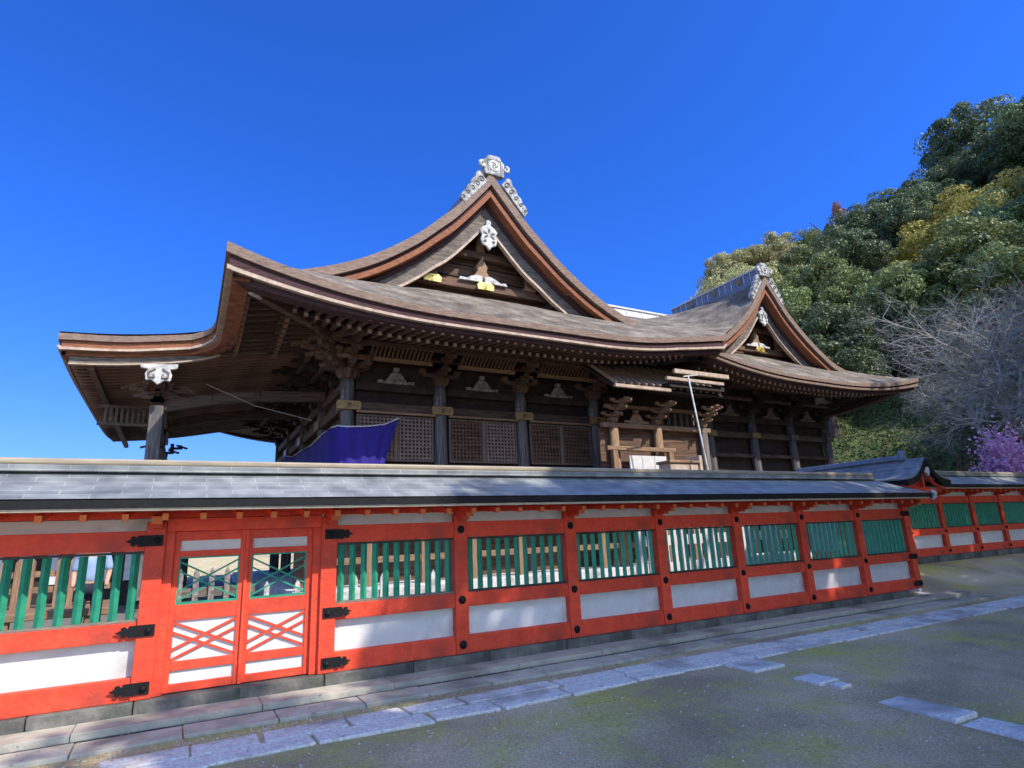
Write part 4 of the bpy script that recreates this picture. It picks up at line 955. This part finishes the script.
# ---------------------------------------------------------------- sunlit side porch between the halls
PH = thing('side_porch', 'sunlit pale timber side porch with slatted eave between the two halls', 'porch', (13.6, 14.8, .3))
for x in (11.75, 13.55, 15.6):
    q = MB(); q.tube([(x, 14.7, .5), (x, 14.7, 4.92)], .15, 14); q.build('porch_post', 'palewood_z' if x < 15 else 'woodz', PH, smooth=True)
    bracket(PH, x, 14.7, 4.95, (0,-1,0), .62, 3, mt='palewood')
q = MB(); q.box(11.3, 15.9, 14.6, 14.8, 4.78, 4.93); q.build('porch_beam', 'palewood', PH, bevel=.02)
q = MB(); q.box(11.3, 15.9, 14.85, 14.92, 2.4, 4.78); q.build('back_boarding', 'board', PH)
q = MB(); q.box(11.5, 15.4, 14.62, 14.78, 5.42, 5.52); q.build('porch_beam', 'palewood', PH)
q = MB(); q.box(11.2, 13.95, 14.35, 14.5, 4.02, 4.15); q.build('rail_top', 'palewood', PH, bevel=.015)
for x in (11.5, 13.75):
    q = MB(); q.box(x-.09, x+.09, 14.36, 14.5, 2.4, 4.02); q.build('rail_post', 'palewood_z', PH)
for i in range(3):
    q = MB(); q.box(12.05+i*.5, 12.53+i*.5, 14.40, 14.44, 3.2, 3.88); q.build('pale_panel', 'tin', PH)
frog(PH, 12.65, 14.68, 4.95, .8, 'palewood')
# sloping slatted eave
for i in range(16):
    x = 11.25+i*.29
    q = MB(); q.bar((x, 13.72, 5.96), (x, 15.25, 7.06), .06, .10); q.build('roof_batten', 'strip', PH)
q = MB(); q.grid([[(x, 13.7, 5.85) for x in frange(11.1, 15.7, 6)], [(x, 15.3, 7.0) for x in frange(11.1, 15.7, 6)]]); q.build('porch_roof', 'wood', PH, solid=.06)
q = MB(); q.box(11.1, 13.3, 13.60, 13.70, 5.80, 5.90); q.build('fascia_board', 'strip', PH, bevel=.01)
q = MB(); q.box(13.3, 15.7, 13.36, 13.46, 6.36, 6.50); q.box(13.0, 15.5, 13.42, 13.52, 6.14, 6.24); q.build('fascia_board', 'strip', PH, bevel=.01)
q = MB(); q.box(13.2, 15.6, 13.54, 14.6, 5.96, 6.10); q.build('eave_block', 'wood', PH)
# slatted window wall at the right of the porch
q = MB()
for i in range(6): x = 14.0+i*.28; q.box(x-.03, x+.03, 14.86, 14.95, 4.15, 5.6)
q.build('window_bars', 'hafu', PH)
# sunlit bench-like box seen over the wall and a stack beside it
BX = thing('offering_box', 'pale sunlit wooden box with raised end seen above the wall ridge', 'wooden box', (12.9, 13.2, 2.4))
q = MB(); q.box(12.35, 13.45, 13.0, 13.5, 3.05, 3.48); q.build('box_body', 'strip', BX, bevel=.03)
q = MB(); q.box(12.3, 13.5, 12.95, 13.55, 3.48, 3.56); q.build('box_lid', 'palewood', BX, bevel=.02)
q = MB(); q.box(13.5, 13.62, 12.98, 13.5, 3.05, 3.72); q.build('end_board', 'strip', BX, bevel=.015)
q = MB(); q.box(12.35, 13.6, 12.98, 13.5, 2.9, 3.04); q.build('base_rail', 'palewood', BX)
q = MB()
for x in (12.42, 13.4): 
    for y in (13.05, 13.45): q.box(x-.05, x+.05, y-.05, y+.05, .2, 2.9)
q.build('trestle', 'palewood_z', BX)
# white pole
PO = thing('pole', 'thin white leaning pole with a short cross arm, standing before the porch', 'pole', (13.3, 12.3, .2))
q = MB(); q.tube([(13.75, 12.6, .2), (13.42, 12.6, 3.0), (13.05, 12.6, 6.05)], .026, 8); q.build('shaft', 'white', PO, smooth=True)
q = MB(); q.bar((12.85, 12.6, 6.0), (13.45, 12.6, 6.1), .03, .03); q.build('cross_arm', 'white', PO)

# ---------------------------------------------------------------- purple curtain
CU = MB(); topc = [(3.42,24.3,4.98),(3.45,22.6,4.72),(3.46,21.0,4.70),(3.47,19.2,4.62),(3.46,17.6,4.68),(3.44,16.2,4.64),(3.50,15.76,4.62),(3.7,15.62,4.58),(4.2,15.58,4.60),(4.7,15.58,4.68),(5.1,15.58,4.87)]
tt = []
for i in range(len(topc)-1):
    a, b = Vector(topc[i]), Vector(topc[i+1])
    for k in range(6): tt.append(a+(b-a)*k/6)
tt.append(Vector(topc[-1])); rows = []
for r in range(14):
    rr_ = []
    for i, p in enumerate(tt):
        t = r/13; amp = .035*t+.01
        x = p.x-(.50*t*max(0,(p.x-4.0)/1.1) if p.x > 4 else 0); off = amp*math.sin(i*1.35)+.02*math.sin(i*.5+3*t)
        rr_.append((x-(off if i < 36 else 0), p.y-(off if i >= 36 else 0), p.z-t*1.6))
    rows.append(rr_)
CU.grid(rows); cu = tag(CU.build('curtain', 'purple', None, smooth=True, solid=.01), 'deep purple cloth curtain slung round the near corner of the large hall', 'curtain')

q = MB(); q.tube([(p.x, p.y-.02, p.z+.01) for p in tt[::2]], .022, 6); q.build('rope', 'white', cu, smooth=True)
# ---------------------------------------------------------------- court behind the wall (seen through the slats)
def picket(label, x0, x1, y, z0, h, step, mt, mtp, pw=.07, group=None):
    F = thing('picket_fence', label, 'fence', ((x0+x1)/2, y, z0), group)
    q = MB(); q.box(x0, x1, y, y+.05, z0+h*.30, z0+h*.42); q.box(x0, x1, y, y+.05, z0+h*.62, z0+h*.74); q.build('rails', mt, F)
    x = x0; n = 0
    q = MB()
    while x < x1:
        q.prism([(x-pw/2,z0),(x+pw/2,z0),(x+pw/2,z0+h*.93),(x,z0+h),(x-pw/2,z0+h*.93)], y-.035, y-.003); x += step
    q.build('pickets', mtp, F)
    return F
picket('low white picket fence behind the wall right of the double door', 1.2, 4.4, 9.6, .2, .95, .42, 'white', 'white')
picket('grey picket fence standing behind the red double door', -.1, 1.2, 11.0, .2, 1.15, .22, 'hafu', 'whitish', .08)
picket('tall pale picket fence behind the sixth and seventh screens', 8.6, 13.4, 10.2, .2, 1.75, .24, 'tin', 'tin', .09)
picket('brown picket railing on the low platform at far left', -7, -1.0, 14.0, .75, .85, .2, 'palewood', 'palewood_z', .09)
PL = thing('platform', 'low tan wooden platform glimpsed between the slats at far left', 'platform', (-4, 13.6, .2))
q = MB(); q.box(-7.5, -.9, 12.9, 15.0, .62, .75); q.build('platform_top', 'palewood', PL, bevel=.02)
for i in range(6):
    q = MB(); q.box(-7+i*1.15, -6.85+i*1.15, 12.95, 13.1, .2, .62); q.build('leg', 'palewood_z', PL)
OB = thing('side_building', 'dark timber side building beyond the platform at far left', 'building', (-7, 21, .2))
q = MB(); q.box(-14, .4, 21, 25, .2, 3.0); q.build('wall', 'wood', OB)
q = MB(); q.prism([(19.2,3.0),(25.8,3.0),(22.5,3.7)], -14.5, .6, 'x'); q.build('roof', 'bark', OB)
q = MB()
for i in range(22): q.box(-13.8+i*.6, -13.55+i*.6, 20.9, 20.99, .9, 2.2)
q.build('window_bars', 'tin', OB)
ST = thing('stone_kerb', 'pale stone kerb running along the court behind the front wall', 'kerb', (5, 11.4, .2))
for i in range(17):
    q = MB(); q.box(-1.5+i*.86, -.66+i*.86, 11.2, 11.6, .2, .52); q.build('kerb_stone', 'tin', ST, bevel=.02)

# person behind the left screen: one skinned body
def skinned(name, pts, edges, rad, mt, parent, sub=2):
    me = bpy.data.meshes.new(name); me.from_pydata(pts, edges, []); me.update()
    ob = bpy.data.objects.new(name, me); C.objects.link(ob); ob.parent = parent; WO[ob.name] = WO[parent.name]
    md = ob.modifiers.new('skin', 'SKIN'); md.use_smooth_shade = True
    sv = me.skin_vertices[0].data if me.skin_vertices else None
    for i, r in enumerate(rad): sv[i].radius = (r, r) if not isinstance(r, tuple) else r
    sv[0].use_root = True
    s2 = ob.modifiers.new('sub', 'SUBSURF'); s2.levels = sub; s2.render_levels = sub
    me.materials.append(M[mt]); return ob
PE = thing('person', 'person in pale blue jacket and dark trousers standing behind the left screen', 'person', (-1.15, 14.9-2.6, .2))
b = [(0,0,.95),(0,0,1.12),(0,0,1.30),(0,0,1.43),(0,.0,1.52),(0,-.01,1.60),(0,-.01,1.70),
     (.10,0,.90),(.12,.01,.50),(.13,.03,.09),(.14,-.10,.05),(-.10,0,.90),(-.12,-.03,.50),(-.13,.0,.09),(-.14,-.13,.05),
     (.18,0,1.40),(.24,.02,1.15),(.22,-.10,.92),(-.18,0,1.40),(-.24,.02,1.15),(-.22,-.10,.92)]
e = [(0,1),(1,2),(2,3),(3,4),(4,5),(5,6),(0,7),(7,8),(8,9),(9,10),(0,11),(11,12),(12,13),(13,14),(3,15),(15,16),(16,17),(3,18),(18,19),(19,20)]
r_ = [(.15,.10),(.14,.10),(.17,.11),(.13,.09),.055,(.075,.09),(.08,.095),.09,.06,.045,.035,.09,.06,.045,.035,.06,.045,.033,.06,.045,.033]
body = skinned('body', b, e, r_, 'skin', PE)
def clothes(nm, idx, grow, mt):
    mp_ = {k: i for i, k in enumerate(idx)}
    pts = [b[k] for k in idx]; ed = [(mp_[x], mp_[y]) for x, y in e if x in mp_ and y in mp_]
    rd = [((r_[k][0]+grow, r_[k][1]+grow) if isinstance(r_[k], tuple) else r_[k]+grow) for k in idx]
    return skinned(nm, pts, ed, rd, mt, PE)
clothes('jacket', [3,2,1,0,15,16,18,19], .022, 'shirt'); clothes('trousers', [0,7,8,9,11,12,13], .02, 'trouser')
q = MB(); 
for i in range(1):
    k = 12; vs = []; fs = []
    for a in range(7):
        th = a/6*math.pi*.55; 
        for j in range(k): ph = 2*math.pi*j/k; vs.append((-1.15+.105*math.sin(th)*math.cos(ph), 12.3+.015+.12*math.sin(th)*math.sin(ph), .2+1.66+.13*math.cos(th)))
    for a in range(6):
        for j in range(k): fs.append((a*k+j, a*k+(j+1) % k, (a+1)*k+(j+1) % k, (a+1)*k+j))
    q.add(vs, fs)
q.build('hair', 'hair', PE, smooth=True)

# ---------------------------------------------------------------- trees
def crown_mesh(name, seed, mt, nclump=70, per=360, rx=1.0, rz=.85, leaf_s=.029, flat=False):
    """unit crown (radius about 1, base at z=0): leaf-sized faces in clumps round the crown volume"""
    rnd = random.Random(seed); v = []; f = []
    for c_ in range(nclump):
        while True:
            p = Vector((rnd.uniform(-1,1), rnd.uniform(-1,1), rnd.uniform(-1,1)))
            if .25 < p.length < 1: break
        p = p*(.50+.48*rnd.random())/max(p.length, .5)
        p = Vector((p.x*rx, p.y*rx, p.z*rz+rz)); r = rnd.uniform(.12, .34)
        for k in range(per):
            n = Vector((rnd.gauss(0,1), rnd.gauss(0,1), rnd.gauss(.35,1))).normalized(); q = p+Vector((n.x*r, n.y*r, n.z*r*.7))*rnd.uniform(.72, 1.12)
            nn = (n+Vector((rnd.gauss(0,.6), rnd.gauss(0,.6), rnd.gauss(0,.6)))).normalized(); a = nn.orthogonal().normalized(); a.rotate(Matrix.Rotation(rnd.uniform(0,6.28), 3, nn)); bb = nn.cross(a)
            s = leaf_s*rnd.uniform(.6, 1.3); o = len(v)
            v += [q+a*s, q+bb*s*.62, q-a*s, q-bb*s*.62]; f.append((o, o+1, o+2, o+3))
    me = bpy.data.meshes.new(name); me.from_pydata([tuple(x) for x in v], [], f); me.update(); me.materials.append(M[mt]); return me
def trunk_mesh(seed):
    rnd = random.Random(seed); q = MB()
    q.tube([(0,0,-.05),(0.01,0,.25),(.03,.02,.6),(.02,-.02,1.0)], [.075,.055,.042,.02], 9)
    for i in range(7):
        a = rnd.uniform(0, 6.28); z = rnd.uniform(.4, .85); L = rnd.uniform(.35, .6); d = Vector((math.cos(a), math.sin(a), .75))
        p = Vector((.02, 0, z)); q.tube([p, p+d*L*.5, p+d*L*.95+Vector((0,0,.06))], [.028,.018,.006], 6)
    me = bpy.data.meshes.new('trunk'); me.from_pydata(q.v, [], q.f); me.update(); me.materials.append(M['trunk']); return me
TR = [trunk_mesh(s) for s in (1, 2)]
KINDS = {'dark': [crown_mesh('crown', s, 'leaf_dark') for s in (11, 12, 13)], 'mid': [crown_mesh('crown', s, 'leaf_mid') for s in (21, 22, 23)],
         'pale': [crown_mesh('crown', 31, 'leaf_sunlit', 64, 360), crown_mesh('crown', 32, 'leaf_sunlit', 64, 360)], 'yellow': [crown_mesh('crown', 41, 'leaf_yellow', 64, 360, 1.15, .6)], 'rust': [crown_mesh('crown', 51, 'leaf_rust', 36, 300)]}
LAB = {'dark': 'dark green evergreen broadleaf tree in the wooded hillside mass behind the halls',
       'mid': 'mid green rounded evergreen tree on the wooded hillside behind the halls',
       'pale': 'tree with sunlit pale yellow-green in its leaf colour on the left flank of the wooded hill',
       'yellow': 'tree with flat golden yellow crown high on the right of the hillside', 'rust': 'small reddish brown tree on the hill skyline'}
rt = random.Random(5)
def tree(x, y, h, r, kind, label=None, group='trees on the wooded hill', z=None):
    z = terr(x, y) if z is None else z
    t = thing('broadleaf_tree', label or LAB[kind], 'tree', (x, y, z), group)
    tr = bpy.data.objects.new('trunk', rt.choice(TR)); C.objects.link(tr); tr.parent = t; tr.scale = (h*.75, h*.75, h*.75)
    cr_ = bpy.data.objects.new('crown', rt.choice(KINDS[kind])); C.objects.link(cr_); cr_.parent = t
    hc = h*.78; cr_.location = (0, 0, h-hc); cr_.scale = (r, r*rt.uniform(.9, 1.1), hc/1.75); cr_.rotation_euler = (0, 0, rt.uniform(0, 6.28))
    return t
placed = []
for yy in range(0, 16):
    for xx in range(0, 30):
        x = 22+xx*6.2+rt.uniform(-2, 2)+(yy % 2)*3; y = 12+yy*5.6+rt.uniform(-2, 2)
        d = (x-20)*.66+(y-34)*.75; az = math.degrees(math.atan2(x, y))
        if d < 10 or d > 62 or az < 48 or az > 78: continue
        u = 512+600*((x*.878-y*.477)/(x*.472+y*.846))  # rough bearing; leaf colour below paints the sunlit flank pale, the shaded side dark
        if min(math.hypot(x-a, y-b) for a, b in ((75,29),(83,30),(67,29.5))) < 6.5: continue
        zt = terr(x, y); kind = 'dark'
        if az < 59: kind = rt.choice(['pale', 'pale', 'pale', 'mid'])
        elif az < 63: kind = rt.choice(['mid', 'pale', 'dark', 'dark'])
        if d < 24: kind = 'dark' if rt.random() < .75 else 'mid'
        h = rt.uniform(8.5, 13); r = rt.uniform(3.8, 5.6)
        if d < 17: h *= .75
        tree(x, y, h, r, kind)
tree(75, 29, 9.5, 6, 'yellow', 'large tree with golden yellow crown high on the right of the hillside', group=None)
tree(83, 30, 9.5, 6, 'yellow', 'golden tree right of the larger golden one, near the right edge of the hillside', group=None)
tree(67, 29.5, 8.5, 4.6, 'yellow', 'smallest golden tree, left of the two larger golden ones on the hillside', group=None)
tree(92, 52, 13, 3.0, 'rust', 'small reddish brown tree poking above the hill skyline', group=None)
tree(124, 43, 22, 8, 'dark', 'tall layered dark pine-like tree at the top right of the hill', group=None)
# trees of the yard standing behind and right of the viewer
YL = 'broad evergreen tree standing in the yard beside the viewer, shading the wall'
for (x, y, h, r) in ((8.9,-8.0,15.5,5.0),(10.8,-4.2,15.5,3.4),(4.5,-12,15.5,4.6),(14.5,-9,14,5),(12.4,-4.4,14.5,4.6),(18.5,-4.0,15,5.0),(24.5,-2.6,16,5.2),(34.0,-4.2,25,6.0),(9.0,-10,14.5,5.2),(43,0,24,7),(53,4,26,8),(29,-9,20,5)):
    tree(x, y, h, r, 'dark', YL, 'yard trees beside the viewer', z=0)

# bare tree at the right edge
def bare_tree(x, y, z, h, label, seed=3, lean=(-.30,.12)):
    rnd = random.Random(seed); T = thing('bare_tree', label, 'tree', (x, y, z)); main = MB(); tw = MB()
    def grow(p, d, L, r, lv):
        pts = [p]; q = p; dd = d.copy(); n = 4
        for i in range(n):
            dd = (dd+Vector((rnd.gauss(0,.13), rnd.gauss(0,.13), rnd.gauss(.02 if lv < 3 else -.04,.10)))).normalized(); q = q+dd*L/n; pts.append(q)
        (main if lv < 3 else tw).tube(pts, [r*(1-.5*i/n) for i in range(n+1)], 6 if lv < 3 else 3, cap=False)
        if lv >= 6: return
        k = (4, 5, 5, 5, 4, 3)[lv]
        for i in range(k):
            t = rnd.uniform(.35, 1); idx = min(n, max(1, round(t*n))); ax = Vector((rnd.gauss(0,1), rnd.gauss(0,1), rnd.gauss(0,.6))).normalized()
            nd = (dd+ax*1.0).normalized(); grow(pts[idx], nd, L*rnd.uniform(.58,.78), r*.5, lv+1)
    grow(Vector((x, y, z)), Vector((lean[0], lean[1], 1)).normalized(), h*.30, h*.014, 0)
    main.build('trunk', 'leafstraw', T); tw.build('twigs', 'leafstraw', T)
bare_tree(40.0, 13.4, terr(40.0, 13.4), 20, 'leafless grey tree with a haze of fine twigs at the right edge', 3)
bare_tree(44.0, 17.5, terr(44.0, 17.5), 15, 'smaller leafless tree behind, left of the larger bare one', 8, (-.1,.1))
# flowering shrub
def shrub(x, y, z, r, h, mt, label, name, cat, seed, n=2600, s=.045, stems='trunk'):
    rnd = random.Random(seed); T = thing(name, label, cat, (x, y, z)); st = MB(); fl = MB(); tips = []
    for i in range(16):
        a = rnd.uniform(0, 6.28); rr2 = r*rnd.uniform(.2, 1); tip = Vector((x+rr2*math.cos(a), y+rr2*math.sin(a), z+h*rnd.uniform(.55, 1)*(1-.25*rr2/r)))
        mid = Vector((x+(tip.x-x)*.35, y+(tip.y-y)*.35, z+(tip.z-z)*.5)); st.tube([(x, y, z), mid, tip], [.05,.03,.01], 5, cap=False); tips.append(tip)
    st.build('stems', stems, T)
    for i in range(n):
        t = rnd.choice(tips); p = t+Vector((rnd.gauss(0,.30*r), rnd.gauss(0,.30*r), rnd.gauss(-.05,.16*h))); nn = Vector((rnd.gauss(0,1), rnd.gauss(0,1), rnd.gauss(.3,1))).normalized(); a = nn.orthogonal().normalized(); bb = nn.cross(a); k = s*rnd.uniform(.6, 1.5)
        fl.add([p+a*k, p+bb*k, p-a*k, p-bb*k], [(0,1,2,3)])
    fl.build('blossom' if mt == 'petal' else 'foliage', mt, T)
shrub(33.4, 13.6, terr(33.4, 13.6), 1.0, 4.3, 'petal', 'shrub in purple-pink blossom on the slope above the rear wall', 'flowering_shrub', 'shrub', 4, 5200, .06)
shrub(36.3, 14.2, terr(36.3, 14.2), 1.7, 4.3, 'leaf_rust', 'brownish sparse shrub right of the purple blossoming one', 'shrub', 'shrub', 6, 1800, .06)
LT = MB(); rl = random.Random(12)
for i in range(2600):
    x = rl.uniform(-1.5, 14); y = rl.uniform(1.6, 6.4) if i % 3 else rl.choice((5.2, 5.86, 6.06, 6.5))+rl.gauss(0,.05)
    if y > 6.08: z = .153 if y < 6.45 else .192
    elif 5.24 < y < 5.84: z = .147
    else: z = terr(x, y)+.004
    a = rl.uniform(0, 6.28); k = rl.uniform(.008, .022); dx, dy = math.cos(a)*k, math.sin(a)*k
    LT.add([(x-dx,y-dy,z+.002),(x+dy*.5,y-dx*.5,z+.006),(x+dx,y+dy,z+.003),(x-dy*.5,y+dx*.5,z+.008)], [(0,1,2,3)])
o = LT.build('leaf_litter', 'strip', None); o['kind'] = 'stuff'; o['label'] = 'small dry leaves scattered over gravel and paving'
PB = MB()
for i in range(2200):
    x = rl.uniform(-1, 13); y = rl.uniform(1.5, 5.2) if i % 4 else rl.uniform(5.86, 6.07); z = terr(x, y); k = rl.uniform(.004, .012)
    PB.add([(x-k,y,z),(x,y-k*.8,z),(x+k,y,z),(x,y+k*.8,z),(x+k*.1,y,z+k*.9)], [(0,1,4),(1,2,4),(2,3,4),(3,0,4)])
o = PB.build('pebbles', 'granite', None); o['kind'] = 'stuff'; o['label'] = 'loose pebbles over the gravel yard'
# undergrowth on the grassy slope, one mass of tufts
rg = random.Random(8); GR = MB()
for i in range(60000):
    az = R(rg.uniform(52, 72)); rad = rg.uniform(30, 75); x = rad*math.sin(az); y = rad*math.cos(az); d = (x-20)*.66+(y-34)*.75
    if d < -1 or d > 26: continue
    z = terr(x, y)-.03; a = rg.uniform(0, 6.28); s = rg.uniform(.05, .15); dx, dy = math.cos(a)*s*.5, math.sin(a)*s*.5; lx, ly = rg.gauss(0,.12), rg.gauss(0,.12)
    GR.add([(x-dx,y-dy,z),(x+dx,y+dy,z),(x+dx*.6+lx,y+dy*.6+ly,z+s*1.1),(x-dx*.6+lx,y-dy*.6+ly,z+s*.9)], [(0,1,2,3)])
gr_ = GR.build('hillside_grass', 'grass', None); gr_['kind'] = 'stuff'; gr_['label'] = 'rough green grass on the slope behind the rear wall'
